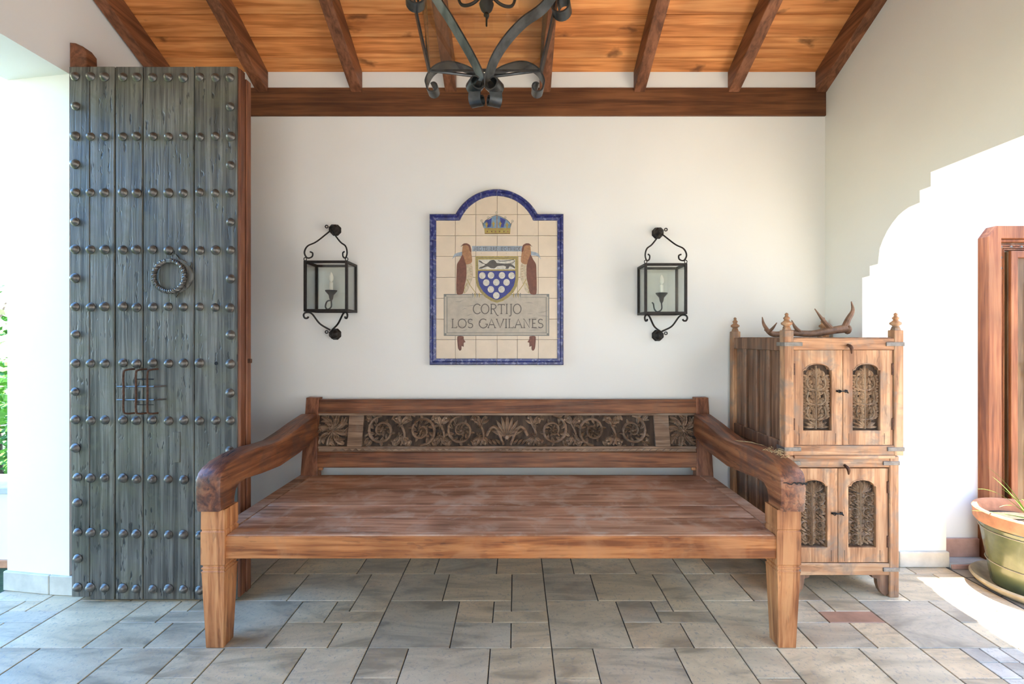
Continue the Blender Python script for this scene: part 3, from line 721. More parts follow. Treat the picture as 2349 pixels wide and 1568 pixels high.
def scroll(cu, sgn, up):
    bm = bmesh.new(); R = .080
    a0, turns = (PI / 2 if up else -PI / 2), 1.7
    carve_spiral(bm, pfm, cu, cz, R, turns, a0, sgn, .0085, .021, .14)
    carve_flower(bm, pfm, cu, cz, .024, .021, 6, .3)
    for k in range(15):
        t = .04 + .86 * k / 14; r_ = R * (1 - .86 * t); a = a0 + sgn * 2 * PI * turns * t; ta = a + sgn * PI / 2; L = .036 * (1 - .45 * t)
        carve_leaf(bm, pfm, cu + r_ * math.cos(a), cz + r_ * math.sin(a), ta + sgn * .75, L, L * .27, .018, .9 * sgn, 5)
        if k % 2 == 0: carve_leaf(bm, pfm, cu + r_ * math.cos(a), cz + r_ * math.sin(a), ta - sgn * .55, L * .9, L * .25, .016, -1.1 * sgn, 5)
    for k in range(4):
        a = PI / 4 + k * PI / 2; carve_leaf(bm, pfm, cu + .074 * math.cos(a), cz + .074 * math.sin(a), a + .6 * sgn, .050, .010, .016, -1.2 * sgn, 6)
        carve_leaf(bm, pfm, cu + .080 * math.cos(a - .3 * sgn), cz + .080 * math.sin(a - .3 * sgn), a - .2 * sgn, .034, .008, .015, 1.0 * sgn, 5)
        for q in (-.55, 0, .55): carve_leaf(bm, pfm, cu + .088 * math.cos(a), cz + .078 * math.sin(a), a + q, .034, .008, .015, .5 * sgn, 5)
        carve_boss(bm, pfm, cu + .096 * math.cos(a + .08), cz + .096 * math.sin(a + .08) * .80, .0085, .018)
    for v in bm.verts: 
        v.co.z = min(max(v.co.z, .557), .719)
    mk('scroll_carving', bm, 'bench_carved_wood', pan, True)
def spray(cu, s, k):
    bm = bmesh.new()
    for sy in (-1, 1):
        for q in range(4):
            a = sy * (PI / 2 + (q - 1.5) * .55); carve_leaf(bm, pfm, cu + .008 * math.cos(a), cz + sy * .028 + .008 * math.sin(a), a, .050 - .004 * abs(q - 1.5), .0105, .018, .5 * (1 if q > 1 else -1) * sy, 6)
        carve_flower(bm, pfm, cu + s * .008, cz + sy * .026, .018, .020, 5, k)
        carve_boss(bm, pfm, cu - s * .026, cz + sy * .066, .009, .018); carve_boss(bm, pfm, cu + s * .030, cz + sy * .064, .008, .018)
    carve_strip(bm, pfm, [(cu + .016 * math.sin(t * 5), cz - .075 + .15 * t) for t in [i / 10 for i in range(11)]], .006, .016)
    for v in bm.verts: v.co.z = min(max(v.co.z, .557), .719)
    mk('spray_carving', bm, 'bench_carved_wood', pan, True)
for k, dx in enumerate((.250, .465, .680)):
    scroll(CXB - dx, 1, k % 2 == 0); scroll(CXB + dx, -1, k % 2 == 0)
for k, dx in enumerate((.1425, .3575, .5725)):
    for s in (-1, 1): spray(CXB + s * dx, s, k)
bm = bmesh.new()
for k in range(9):
    a = PI / 2 + (k - 4) * .30; carve_leaf(bm, pfm, CXB + .012 * math.cos(a), .605 + .012 * math.sin(a), a, .105 - .006 * abs(k - 4), .011, .019, 0, 6)
carve_boss(bm, pfm, CXB, .604, .016, .024); carve_flower(bm, pfm, CXB, .604, .02, .02, 6)
for s in (-1, 1):
    carve_strip(bm, pfm, [(CXB + s * (.02 + .09 * t), .565 + .1 * math.sin(t * 2.6) * .9) for t in [i / 10 for i in range(11)]], .008, .02)
    for k in range(4): carve_leaf(bm, pfm, CXB + s * (.035 + k * .022), .566, PI / 2 - s * .5, .038, .009, .016, -s * .6, 5)
mk('shell_carving', bm, 'bench_carved_wood', pan, True)
for cu in (bu(762), bu(1568)):
    bm = bmesh.new(); carve_flower(bm, pfm, cu, cz, .032, .02, 8)
    for k in range(8):
        a = k * PI / 4 + PI / 8; L = .07 if k % 2 else .06
        carve_leaf(bm, pfm, cu + .026 * math.cos(a), cz + .026 * math.sin(a), a, L, .012, .018, .6, 6); carve_leaf(bm, pfm, cu + .03 * math.cos(a + .3), cz + .03 * math.sin(a + .3), a + .4, .045, .010, .016, -1.0, 6)
    for k in range(16):
        a = k * PI / 8 + .1; carve_leaf(bm, pfm, cu + .052 * math.cos(a), cz + .052 * math.sin(a), a + (.7 if k % 2 else -.7), .046, .010, .015, .8 if k % 2 else -.8, 5)
    for sx in (-1, 1):
        for sy in (-1, 1): carve_leaf(bm, pfm, cu + sx * .068, cz + sy * .070, math.atan2(-sy, -sx) + .8, .06, .012, .017, -1.2, 6)
    for v in bm.verts: v.co.z = min(max(v.co.z, .557), .719); v.co.x = min(max(v.co.x, cu - .082), cu + .082)
    mk('leaf_carving', bm, 'bench_carved_wood', pan, True)
# straw wisps on the right arm
bm = bmesh.new()
for i in range(46):
    y = random.gauss(1.80, .035); x = XBR - .022 + random.gauss(0, .016); z = .692 if y < 1.9 else .690
    a = random.uniform(0, 2 * PI); l = random.uniform(.012, .035); zz = random.uniform(0, .014) * (random.random() ** 2)
    tube(bm, [(x, y, z), (x + math.cos(a) * l * .5, y + math.sin(a) * l * .5, z + zz + .003), (x + math.cos(a) * l, y + math.sin(a) * l, z + zz * .6)], .0006, 3)
for i in range(3):
    tube(bm, [(XBR - .07, 2.02 + i * .01, .686), (XBR - .03, 1.97, .691 + .001 * i), (XBR - .002 * i - .01, 1.91, .693)], .0007, 3)
sw = mk('straw_wisps', bm, 'straw', None, base=(XBR - .03, 1.80, .69)); tag(sw, 'wisps of dry straw lying on the bench arm beside the cabinet', 'straw', None, 'stuff')

# ---------------------------------------------------------------- cabinet
YK = 2.012; KB = 2.53
cab = empty('cabinet', (1.44, 2.27, 0), 'pale weathered two tier wooden cabinet with carved doors and turned finials', 'cabinet')
def kx(x): return PX(x, YK)
def kz(y): return PZ(y, YK)
KL = kx(1800); KRU = kx(2074); KRL = kx(2063); PWK = .041
ztop = kz(775); zmid = kz(1046); zlb = kz(1320)
def tier(KR, z0, z1, zt, zb, upper):
    # posts
    for x0 in (KL, KR - PWK):
        for y0 in (YK, KB - PWK):
            lo = 0 if not upper else z0
            bm = bmesh.new(); box(bm, x0, x0 + PWK, y0, y0 + PWK, lo, z1 + (.035 if upper else 0), .003)
            mk('post', bm, 'cabinet_wood', cab)
            # scored lines down the post face
    # rails front/back/sides
    for (ra, rb) in ((z1 - zt, z1), (z0, z0 + zb)):
        mk('front_rail', B(KL + PWK - .002, KR - PWK + .002, YK + .003, YK + .035, ra, rb, .003), 'cabinet_rail_wood', cab)
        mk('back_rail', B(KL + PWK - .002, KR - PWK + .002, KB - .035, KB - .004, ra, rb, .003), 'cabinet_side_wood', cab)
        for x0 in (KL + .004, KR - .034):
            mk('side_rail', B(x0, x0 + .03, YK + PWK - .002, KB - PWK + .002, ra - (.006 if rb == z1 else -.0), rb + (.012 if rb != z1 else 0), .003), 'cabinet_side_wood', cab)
    # side boards with battens
    n = 4; ya, yb_ = YK + PWK, KB - PWK
    for xs, xd in ((KL + .020, 1), (KR - .032, -1)):
        for i in range(n):
            a = ya + (yb_ - ya) * i / n; b = ya + (yb_ - ya) * (i + 1) / n
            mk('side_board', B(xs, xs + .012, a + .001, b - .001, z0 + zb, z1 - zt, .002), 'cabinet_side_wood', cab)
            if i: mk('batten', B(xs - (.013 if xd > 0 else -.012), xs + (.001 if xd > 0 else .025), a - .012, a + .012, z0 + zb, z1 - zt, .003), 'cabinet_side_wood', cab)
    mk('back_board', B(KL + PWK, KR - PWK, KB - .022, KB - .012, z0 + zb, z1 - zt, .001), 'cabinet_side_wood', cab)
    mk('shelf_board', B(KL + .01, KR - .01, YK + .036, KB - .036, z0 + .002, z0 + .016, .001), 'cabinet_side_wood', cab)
tier(KRU, zmid + .002, ztop, .052, .044, True)
tier(KRL, zlb, zmid, .050, .052, False)
mk('top_board', B(KL + PWK - .01, KRU - PWK + .01, YK + .01, KB - .01, ztop - .014, ztop + .003, .002), 'cabinet_side_wood', cab)
for z, KR in ((zmid - .004, KRU), ):
    mk('waist_moulding', B(KL + PWK, KR - PWK, YK - .004, YK + .03, z - .006, z + .008, .003, 2), 'cabinet_rail_wood', cab)
# metal corner straps
for y, KR, L in ((789, KRU, .078), (1030, KRU, .072), (1062, KRL, .07), (1306, KRL, .07)):
    z = kz(y); h = .0085
    for s, xe in ((1, KL), (-1, KR)):
        a, b = (xe - .002, xe + L) if s > 0 else (xe - L, xe + .002)
        mk('corner_strap', B(a, b, YK - .0022, YK + .004, z - h, z + h, .001), 'aged_strap', cab)
        xs = xe - .0022 if s > 0 else xe - .0008
        mk('corner_strap', B(xs, xs + .003, YK - .002, YK + .06, z - h, z + h, .001), 'aged_strap', cab)
# doors
def arch_outline(xa, xb, za, zs, zt):
    xm = (xa + xb) / 2; w = (xb - xa) / 2; sh = w * .16; R = w - sh; pts = [(xa, za), (xb, za), (xb, zs), (xb - sh * .3, zs + .004), (xb - sh, zs + .004)]
    for i in range(1, 12):
        a = PI * i / 12; pts.append((xm + R * math.cos(a), zs + .004 + (zt - zs - .004) * math.sin(a)))
    pts += [(xa + sh, zs + .004), (xa + sh * .3, zs + .004), (xa, zs)]; return pts
def cab_door(x0, x1, z0, z1, ox0, ox1, oz0, ozs, ozt, hinge_left, lower, nm):
    g = .0015; x0 += g; x1 -= g; YDF = YK + .008
    d = mk('door', B(x0, x1, YDF + .022, YDF + .030, z0 + .002, z1 - .002, .001), 'cabinet_side_wood', cab, label=nm)
    out = arch_outline(ox0, ox1, oz0, ozs, ozt); N_ = len(out)
    # frame with an arched opening, built as quads from opening to rectangle
    bm = bmesh.new()
    def sq(p):
        cx, czc = (ox0 + ox1) / 2, (oz0 + ozt) / 2; dx, dz = p[0] - cx, p[1] - czc
        k = min(((x1 if dx > 0 else x0) - cx) / dx if abs(dx) > 1e-6 else 1e9, ((z1 if dz > 0 else z0) - czc) / dz if abs(dz) > 1e-6 else 1e9)
        return (cx + dx * k, czc + dz * k)
    # insert rectangle corners by splitting outline directions
    ptsI, ptsO = [], []
    corners = [(x0, z0), (x1, z0), (x1, z1), (x0, z1)]
    for i, p in enumerate(out):
        ptsI.append(p); ptsO.append(sq(p))
    bl, br = (x0, z0), (x1, z0)
    # snap nearest projected points to the corners
    for c in corners:
        j = min(range(len(ptsO)), key=lambda t: (ptsO[t][0] - c[0]) ** 2 + (ptsO[t][1] - c[1]) ** 2); ptsO[j] = c
    vs = {}
    for nm_, pts, dd in (('if', ptsI, YDF), ('of', ptsO, YDF), ('ib', ptsI, YDF + .023), ('ob', ptsO, YDF + .023)):
        vs[nm_] = [bm.verts.new((p[0], dd, p[1])) for p in pts]
    for i in range(N_):
        j = (i + 1) % N_
        for a, b in (('if', 'of'), ('if', 'ib'), ('of', 'ob')):
            try: bm.faces.new((vs[a][i], vs[a][j], vs[b][j], vs[b][i]))
            except ValueError: pass
    mk('door_frame', bm, 'cabinet_wood', d)
    # stiles' joint lines
    for xx in (ox0 - .017, ox1 + .017):
        if x0 + .004 < xx < x1 - .004: mk('frame_joint', B(xx - .0007, xx + .0007, YDF - .0006, YDF + .001, z0 + .004, oz0 - .012, 0), 'dark_recess_wood', d)
    # arch bead
    bm = bmesh.new(); tube(bm, [(p[0], YDF - .001, p[1]) for p in out[2:]], .0022, 5); mk('arch_bead', bm, 'cabinet_wood', d)
    # carving
    YCV = YDF + .021
    def fm(u, v, h): return Vector((u, YCV - h, v))
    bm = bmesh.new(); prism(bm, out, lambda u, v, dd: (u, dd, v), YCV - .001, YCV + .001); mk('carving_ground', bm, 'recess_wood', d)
    bm = bmesh.new(); cx = (ox0 + ox1) / 2; W = (ox1 - ox0); Ht = ozt - oz0; hh = .0165
    carve_strip(bm, fm, [(cx, oz0 + Ht * t) for t in (.02, .3, .6, .97)], [.0035, .003, .0028, .002], hh)
    for s in (-1, 1):
        def lf(u, v, ang, L, wd, curl, h=hh): carve_leaf(bm, fm, cx + s * u * W, oz0 + v * Ht, (ang if s > 0 else PI - ang), L * W, wd * W, h, curl * s, 6)
        if not lower:
            for a_, L_ in ((.05, .44), (.45, .42), (.85, .34), (1.2, .26)): lf(.02, .04, a_, L_, .055, 0)
            for v0 in (.16, .38, .60):
                pts = [(cx + s * W * (.02 + .30 * math.sin(t * 2.2)), oz0 + Ht * (v0 + .20 * t - .05 * math.sin(t * 3.1))) for t in [i / 9 for i in range(10)]]
                carve_strip(bm, fm, pts, .0026, hh * 1.15)
                for q in range(7):
                    t = q / 6; uu = .05 + .30 * math.sin(t * 2.2); vv = v0 + .20 * t - .05 * math.sin(t * 3.1)
                    lf(uu, vv, 1.9 - 1.2 * t, .22, .050, -.9); lf(uu, vv, -.2 - .5 * t, .20, .048, 1.2)
                lf(.05, v0 + .10, 1.45, .26, .055, -.7); lf(.42, v0 + .04, 1.7, .22, .045, .8); lf(.42, v0 + .13, 1.9, .2, .045, .9)
                carve_flower(bm, fm, cx + s * W * .24, oz0 + Ht * (v0 + .085), W * .07, hh, 5)
            for q in range(13): lf(.02, .12 + .056 * q, .75, .20, .040, .7); lf(.12 + .05 * (q % 3), .14 + .055 * q, 1.3, .17, .040, -.8 if q % 2 else .8)
            for a_, L_ in ((1.45, .26), (1.05, .26), (.6, .24), (.2, .26)): lf(.03, .83, a_, L_, .052, .3)
            lf(.25, .80, 1.3, .24, .055, .9); lf(.36, .74, 1.5, .22, .05, .7); lf(.40, .66, 1.6, .2, .045, .7)
        else:
            for a_ in (1.50, 1.22, .94, .66, .38): lf(.03, .80, a_, .42 if a_ < 1.3 else .36, .045, 0, hh * 1.1)
            for k in range(4):
                v0 = .04 + .19 * k; cu_, cv_ = cx + s * W * .25, oz0 + Ht * (v0 + .09)
                carve_spiral(bm, fm, cu_, cv_, W * .20, 1.35, -PI / 2, s * (1 if k % 2 else -1), .0028, hh * 1.1, .2)
                carve_flower(bm, fm, cu_, cv_, W * .09, hh, 5)
                for q in range(9):
                    a_ = q * PI / 4.5; carve_leaf(bm, fm, cu_ + W * .12 * math.cos(a_), cv_ + W * .12 * math.sin(a_), a_ + .7, W * .18, W * .042, hh, .9, 5)
                for q in range(4):
                    a_ = PI / 4 + q * PI / 2; carve_leaf(bm, fm, cu_ + W * .20 * math.cos(a_), cv_ + W * .22 * math.sin(a_), a_ - .5, W * .16, W * .045, hh * .9, .8, 5)
                lf(.03, v0 + .02, .9, .2, .05, .6); lf(.03, v0 + .12, 1.2, .2, .05, -.8)
    m_ = .002
    for v in bm.verts:
        v.co.x = min(max(v.co.x, ox0 + m_), ox1 - m_); v.co.z = max(v.co.z, oz0 + m_)
        zl = ozs + (ozt - ozs) * math.sqrt(max(0, 1 - ((v.co.x - cx) / (W / 2)) ** 2)); v.co.z = min(v.co.z, max(ozs, zl - .004))
    mk('leaf_carving', bm, 'cabinet_carved_wood', d, True)
    # hinges
    xh = x0 if hinge_left else x1
    for zf in (.14, .72):
        zc_ = z0 + (z1 - z0) * (zf + .08); mk('hinge', B(xh - .004, xh + .004, YDF - .004, YDF + .004, zc_ - .026, zc_ + .026, .001), 'rust', d)
    return d
zu0, zu1 = kz(1021), kz(803)
zl0, zl1 = kz(1291), kz(1075)
xsU = kx(1936.5); xsL = kx(1925)
cab_door(KL + PWK + .002, xsU, zu0, zu1, kx(1845), kx(1911), kz(988), kz(850), kz(834), True, False, 'upper door with leafy carving beside the bench')
cab_door(xsU, KRU - PWK - .002, zu0, zu1, kx(1959), kx(2023), kz(988), kz(850), kz(834), False, False, 'upper door with leafy carving beside the archway')
cab_door(KL + PWK + .002, xsL, zl0, zl1, kx(1836), kx(1901), kz(1257), kz(1117), kz(1101), True, True, 'lower door with shell topped carving half behind the bench')
cab_door(xsL, KRL - PWK - .002, zl0, zl1, kx(1949), kx(2013), kz(1257), kz(1117), kz(1101), False, True, 'lower door with shell topped carving')
# latches and turn buttons
for (x, y) in ((1945, 797), (1938, 1073)):
    bm = bmesh.new(); tube(bm, spline([(kx(x + 1), YK + .004, kz(y - 6)), (kx(x), YK - .016, kz(y - 3)), (kx(x + 2), YK - .018, kz(y + 3)), (kx(x + 5), YK - .010, kz(y + 13))], 5), lerp_list([.006, .0075, .007, .003], 16), 7)
    mk('turn_button', bm, 'rust', cab, True)
for (x, y) in ((1936, 897), (1925, 1178)):
    bm = bmesh.new()
    X, Z = kx(x), kz(y); ya = YK + .006
    box(bm, X - .030, X - .008, ya - .004, ya + .002, Z - .004, Z + .004, .001)
    tube(bm, [(X - .012, ya - .007, Z), (X + .014, ya - .007, Z + .001), (X + .020, ya - .004, Z - .008)], .0028, 6)
    tube(bm, [(X - .020 + .006 * math.cos(i * PI / 5), ya - .007, Z + .006 * math.sin(i * PI / 5)) for i in range(10)], .002, 5, True)
    box(bm, X + .008, X + .018, ya - .005, ya + .002, Z - .006, Z + .006, .001)
    mk('hasp', bm, 'iron', cab)
# finials
for fxp, fy, KR in ((KL + PWK / 2, YK + PWK / 2, 0), (KRU - PWK / 2, YK + PWK / 2, 0), (KL + PWK / 2, KB - PWK / 2, 0), (KRU - PWK / 2, KB - PWK / 2, 0)):
    bm = bmesh.new(); b = ztop + .030
    lathe(bm, [(.024, 0), (.017, .024), (.015, .028)], (fxp, fy, b - .012), sides=4)
    lathe(bm, [(.012, 0), (.016, .004), (.012, .008), (.0135, .011), (.022, .017), (.0225, .024), (.014, .030), (.009, .036), (.012, .041), (.014, .045), (.008, .051), (.006, .056), (.008, .060), (.006, .065), (0, .069)], (fxp, fy, b + .014), 16)
    mk('finial', bm, 'cabinet_wood', cab, True)
# bracket feet
def bracket(fm, s):
    bm = bmesh.new()
    prism(bm, [(0, zlb), (s * .075, zlb), (s * .072, zlb - .012), (s * .052, zlb - .018), (s * .050, zlb - .04), (s * .042, zlb - .065), (s * .030, zlb - .082), (s * .022, .008), (s * .012, .004), (0, .012)], fm, 0, .020, .002)
    mk('bracket_foot', bm, 'cabinet_side_wood', cab)
bracket(lambda u, v, d: (KL + PWK + u, YK + .008 + d, v), 1); bracket(lambda u, v, d: (KRL - PWK + u, YK + .008 + d, v), -1)
bracket(lambda u, v, d: (KL + .004 + d, YK + PWK + u, v), 1); bracket(lambda u, v, d: (KRL - .028 + d, YK + PWK + u, v), 1)
bracket(lambda u, v, d: (KL + .004 + d, KB - PWK + u, v), -1)
# antler
YA = 2.22
def ap(x, y, dy=0): return P(x, y, YA + dy)
bm = bmesh.new()
main = spline([ap(1757, 757, -.02), ap(1775, 768), ap(1815, 765), ap(1860, 767), ap(1905, 760), ap(1940, 755)], 7)
tube(bm, main, lerp_list([.009, .014, .015, .016, .018, .021], len(main)), 10)
def tine(pts, r0, r1):
    q = spline(pts, 6); tube(bm, q, lerp_list([r0, r0 * .75, r1], len(q)), 8)
tine([ap(1762, 761, -.02), ap(1752, 745, -.03), ap(1748.5, 729, -.05)], .0095, .002)
tine([ap(1762, 764, -.02), ap(1772, 755, -.06), ap(1782, 742, -.10)], .0085, .002)
tine([ap(1838, 766), ap(1824, 752, -.02), ap(1816, 736, -.04)], .0105, .002)
tine([ap(1908, 757), ap(1890, 738, -.02), ap(1869, 710, -.05)], .012, .002)
tine([ap(1936, 756), ap(1945, 735), ap(1956, 714), ap(1953, 693, -.01)], .0155, .0025)
bmesh.ops.create_icosphere(bm, subdivisions=2, radius=.024, matrix=Matrix.Translation(ap(1944, 757)) @ Matrix.Diagonal((.6, 1, 1, 1)))
zmin = min(v.co.z for v in bm.verts); bmesh.ops.translate(bm, verts=bm.verts, vec=(0, 0, ztop + .004 - zmin))
an = mk('antler', bm, 'antler', None, True, base=(1.47, YA, ztop + .004)); tag(an, 'brown branching deer antler lying on top of the cabinet', 'antler')

# ---------------------------------------------------------------- wall lanterns
def wall_lantern(x0, x1, yt, yb, xc, s, label):
    """s=+1: hung with the side pane visible on the right (lantern left of the eye)"""
    YL = 2.395; D = .150
    X0, X1 = PX(x0, YL), PX(x1, YL); ZT, ZB = PZ(yt, YL), PZ(yb, YL); Y0_, Y1_ = YL, YL + D; XC = (X0 + X1) / 2
    e = empty('wall_lantern', (XC, YW, ZB - .14), label, 'lantern', 'pair of wall lanterns')
    r = .0065
    for X in (X0 + r, X1 - r):
        for Y in (Y0_ + r, Y1_ - r): mk('upright', B(X - r, X + r, Y - r, Y + r, ZB, ZT, .001), 'lantern_iron', e)
    for Z in (ZT - r, ZB + r):
        for Y in (Y0_ + r, Y1_ - r): mk('frame_bar', B(X0 + 2 * r, X1 - 2 * r, Y - r, Y + r, Z - r, Z + r, .001), 'lantern_iron', e)
        for X in (X0 + r, X1 - r): mk('frame_bar', B(X - r, X + r, Y0_ + 2 * r, Y1_ - 2 * r, Z - r, Z + r, .001), 'lantern_iron', e)
    g = .0015
    for Y in (Y0_ + r, Y1_ - r): mk('pane', B(X0 + 2 * r, X1 - 2 * r, Y - g, Y + g, ZB + 2 * r, ZT - 2 * r, 0), 'pane_glass', e)
    for X in (X0 + r, X1 - r): mk('pane', B(X - g, X + g, Y0_ + 2 * r, Y1_ - 2 * r, ZB + 2 * r, ZT - 2 * r, 0), 'pane_glass', e)
    # candle holder
    Ym = YL + D * .5
    c = mk('candle', lathe(bmesh.new(), [(.0095, 0), (.0095, .045), (.004, .048), (.012, .06), (.013, .075), (.006, .095), (0, .102)], (XC, Ym, ZB + .115), 12), 'candle', e, True)
    bm = bmesh.new(); lathe(bm, [(.004, 0), (.010, .012), (.013, .03), (.030, .05), (.032, .056), (.010, .056)], (XC, Ym, ZB + .062), 14); mk('candle_cup', bm, 'lantern_iron', e, True)
    bm = bmesh.new(); tube(bm, spline([(XC, Ym, ZB + .066), (XC, Ym, ZB + .03), (XC - .02, Ym + .005, ZB + .016), (XC - .035, Ym + .01, ZB + .03), (XC - .035, Ym + .03, ZB + .06), (XC - .03, Y1_ - .008, ZB + .07)], 5), .004, 6); mk('candle_arm', bm, 'lantern_iron', e, True)
    # top bracket: wall boss and two scrolled arms
    XB = PX(xc, YW); zb1 = PZ(524 if s > 0 else 531, 2.52); Yb = 2.50
    def boss(z):
        bm = bmesh.new(); lathe(bm, [(0, .058), (.010, .056), (.016, .045), (.026, .035), (.030, .02), (.024, .012), (.034, .0)], (0, 0, 0), sides=8)
        bmesh.ops.rotate(bm, verts=bm.verts, matrix=Matrix.Rotation(PI / 2, 3, 'X')); bmesh.ops.translate(bm, verts=bm.verts, vec=(XB, YW, z))
        tube(bm, [(XB + s * -.036 + .008 * math.cos(i * PI / 4), YW - .035, z + .012 + .008 * math.sin(i * PI / 4)) for i in range(8)], .003, 5, True)
        mk('wall_boss', bm, 'lantern_iron', e)
    boss(zb1)
    for Xe in (X0 + r, X1 - r):
        tz = ZT + .020; cn = Vector((Xe, YL + r, 0)); d = (Vector((XB, Yb, 0)) - cn); L = d.length; d.normalize()
        def A(k, z): return Vector((cn.x + d.x * k, cn.y + d.y * k, z))
        pts = [A(L - .008, zb1 - .02), A(L * .42, tz + .088), A(.012, tz + .058), A(-.004, tz + .022), A(.010, tz - .004), A(.034, tz + .004), A(.038, tz + .024), A(.024, tz + .030)]
        bm = bmesh.new(); tube(bm, spline(pts, 6), .0042, 6); mk('hanging_arm', bm, 'lantern_iron', e, True)
        bm = bmesh.new(); tube(bm, [(Xe + .007 * math.cos(i * PI / 4), YL + r, ZT + .008 + .009 * math.sin(i * PI / 4)) for i in range(8)], .0024, 5, True); mk('ring', bm, 'lantern_iron', e, True)
    zb2 = PZ(766 if s > 0 else 769, 2.52)
    boss(zb2)
    for Xe in (X0 + r, X1 - r):
        cn = Vector((Xe, YL + r, 0)); d = (Vector((XB, Yb, 0)) - cn); L = d.length; d.normalize()
        def A(k, z): return Vector((cn.x + d.x * k, cn.y + d.y * k, z))
        pts = [A(.016, ZB - .026), A(.012, ZB - .034), A(-.002, ZB - .034), A(-.008, ZB - .018), A(.004, ZB - .005), A(.034, ZB - .010), A(L * .55, ZB - .062), A(L - .006, zb2 + .022)]
        bm = bmesh.new(); tube(bm, spline(pts, 6), .0048, 6); mk('support_arm', bm, 'lantern_iron', e, True)
wall_lantern(696, 797, 597, 714, 770, 1, 'black iron wall lantern between the studded door and the plaque')
wall_lantern(1479, 1577, 603, 720, 1508, -1, 'black iron wall lantern between the plaque and the cabinet')

# ---------------------------------------------------------------- ceramic plaque
YQ = 2.535
pl = empty('tile_plaque', (PX(1139, YQ), YW, PZ(837, YQ)), 'arched ceramic tile plaque with blue border and painted coat of arms', 'plaque')
def qx(x): return PX(x, YQ)
def qz(y): return PZ(y, YQ)
ACX, ACY, ARO, ARI = 1139.0, 540.0, 106.8, 90.5
outl = [(985, 837), (1293, 837), (1293, 490)]
a_o = math.asin(50 / ARO)
outl += [(ACX + ARO * math.cos(a_o + (PI - 2 * a_o) * i / 24), ACY - ARO * math.sin(a_o + (PI - 2 * a_o) * i / 24)) for i in range(25)] + [(985, 490)]
bm = bmesh.new(); prism(bm, [(qx(x), qz(y)) for x, y in outl], lambda u, v, d: (u, d, v), YQ + .010, YW - .0005); mk('mortar_bed', bm, 'ceramic_joint', pl)
xs = [994, 1044.3, 1091.8, 1140.3, 1186.9, 1235, 1285]; ysr = [440, 491.9, 540.3, 587.8, 635.7, 683.8, 731.3, 778.6, 829]
def clip(poly, f):
    out = []
    for i in range(len(poly)):
        p, q = poly[i], poly[(i + 1) % len(poly)]; a, b = f(p), f(q)
        if a >= 0: out.append(p)
        if (a >= 0) != (b >= 0):
            t = a / (a - b); out.append((p[0] + (q[0] - p[0]) * t, p[1] + (q[1] - p[1]) * t))
    return out
for i in range(6):
    for j in range(8):
        g = .45; poly = [(xs[i] + g, ysr[j] + g), (xs[i + 1] - g, ysr[j] + g), (xs[i + 1] - g, ysr[j + 1] - g), (xs[i] + g, ysr[j + 1] - g)]
        if j == 0:
            for k in range(30):
                th = PI * (k + .5) / 30; poly = clip(poly, lambda p: 98 - ((p[0] - ACX) * math.cos(th) - (p[1] - ACY) * math.sin(th))) if len(poly) > 2 else []
            if len(poly) < 3: continue
            ar = abs(sum(poly[k][0] * poly[(k + 1) % len(poly)][1] - poly[(k + 1) % len(poly)][0] * poly[k][1] for k in range(len(poly)))) / 2
            if ar < 30: continue
        if j == 1: poly = clip(poly, lambda p: p[1] - 496) if i in (0, 5) else poly
        bm = bmesh.new(); prism(bm, [(qx(x), qz(y)) for x, y in poly], lambda u, v, d: (u, d, v), YQ, YQ + .012); mk('tile', bm, 'ceramic_cream', pl)
# border: pieces along the outline, with a raised rounded outer band
def border_piece(pts_o, pts_i):
    bm = bmesh.new(); prof = [(0, .004), (.06, -.004), (.2, -.011), (.42, -.011), (.5, -.006), (.62, -.007), (.95, -.006), (1.0, .002)]
    rows = [[bm.verts.new((qx(o[0] + (n_[0] - o[0]) * t), YQ + dy, qz(o[1] + (n_[1] - o[1]) * t))) for t, dy in prof] for o, n_ in zip(pts_o, pts_i)]
    for A, Bq in zip(rows, rows[1:]):
        for k in range(len(prof) - 1): bm.faces.new((A[k], A[k + 1], Bq[k + 1], Bq[k]))
    ends = []
    for R in (rows[0], rows[-1]):
        e0 = bm.verts.new((R[0].co.x, YW - .01, R[0].co.z)); e1 = bm.verts.new((R[-1].co.x, YQ + .008, R[-1].co.z)); bm.faces.new(R + [e1, e0]); ends.append((e0, e1))
    if len(rows) == 2:
        bm.faces.new((rows[0][0], rows[1][0], ends[1][0], ends[0][0])); bm.faces.new((rows[0][-1], rows[1][-1], ends[1][1], ends[0][1]))
    mk('border_tile', bm, 'ceramic_blue', pl)
def seg(o0, o1, i0, i1, n):
    ax = 0 if abs(o1[0] - o0[0]) > abs(o1[1] - o0[1]) else 1
    for k in range(n):
        P_ = []
        for t, e_ in ((k / n, .35), ((k + 1) / n, -.35)):
            c = i0[ax] + (i1[ax] - i0[ax]) * t + e_ * (1 if i1[ax] > i0[ax] else -1)
            end = (t < 1e-6 and 0) if t < 1e-6 else (1 if t > 1 - 1e-6 else None)
            o = [0, 0]; i_ = [0, 0]; o[1 - ax] = o0[1 - ax]; i_[1 - ax] = i0[1 - ax]; i_[ax] = c
            o[ax] = o0[ax] if end == 0 else (o1[ax] if end == 1 else c); P_.append((tuple(o), tuple(i_)))
        border_piece([P_[0][0], P_[1][0]], [P_[0][1], P_[1][1]])
seg((985, 837), (1293, 837), (1001, 821.5), (1278, 821.5), 6)
seg((1293, 837), (1293, 490), (1278, 821.5), (1278, 506), 7)
seg((985, 490), (985, 837), (1001, 506), (1001, 821.5), 7)
ao, ai = math.asin(50 / ARO), math.asin(34 / ARI)
eo, ei = ACX + ARO * math.cos(ao), ACX + ARI * math.cos(ai)
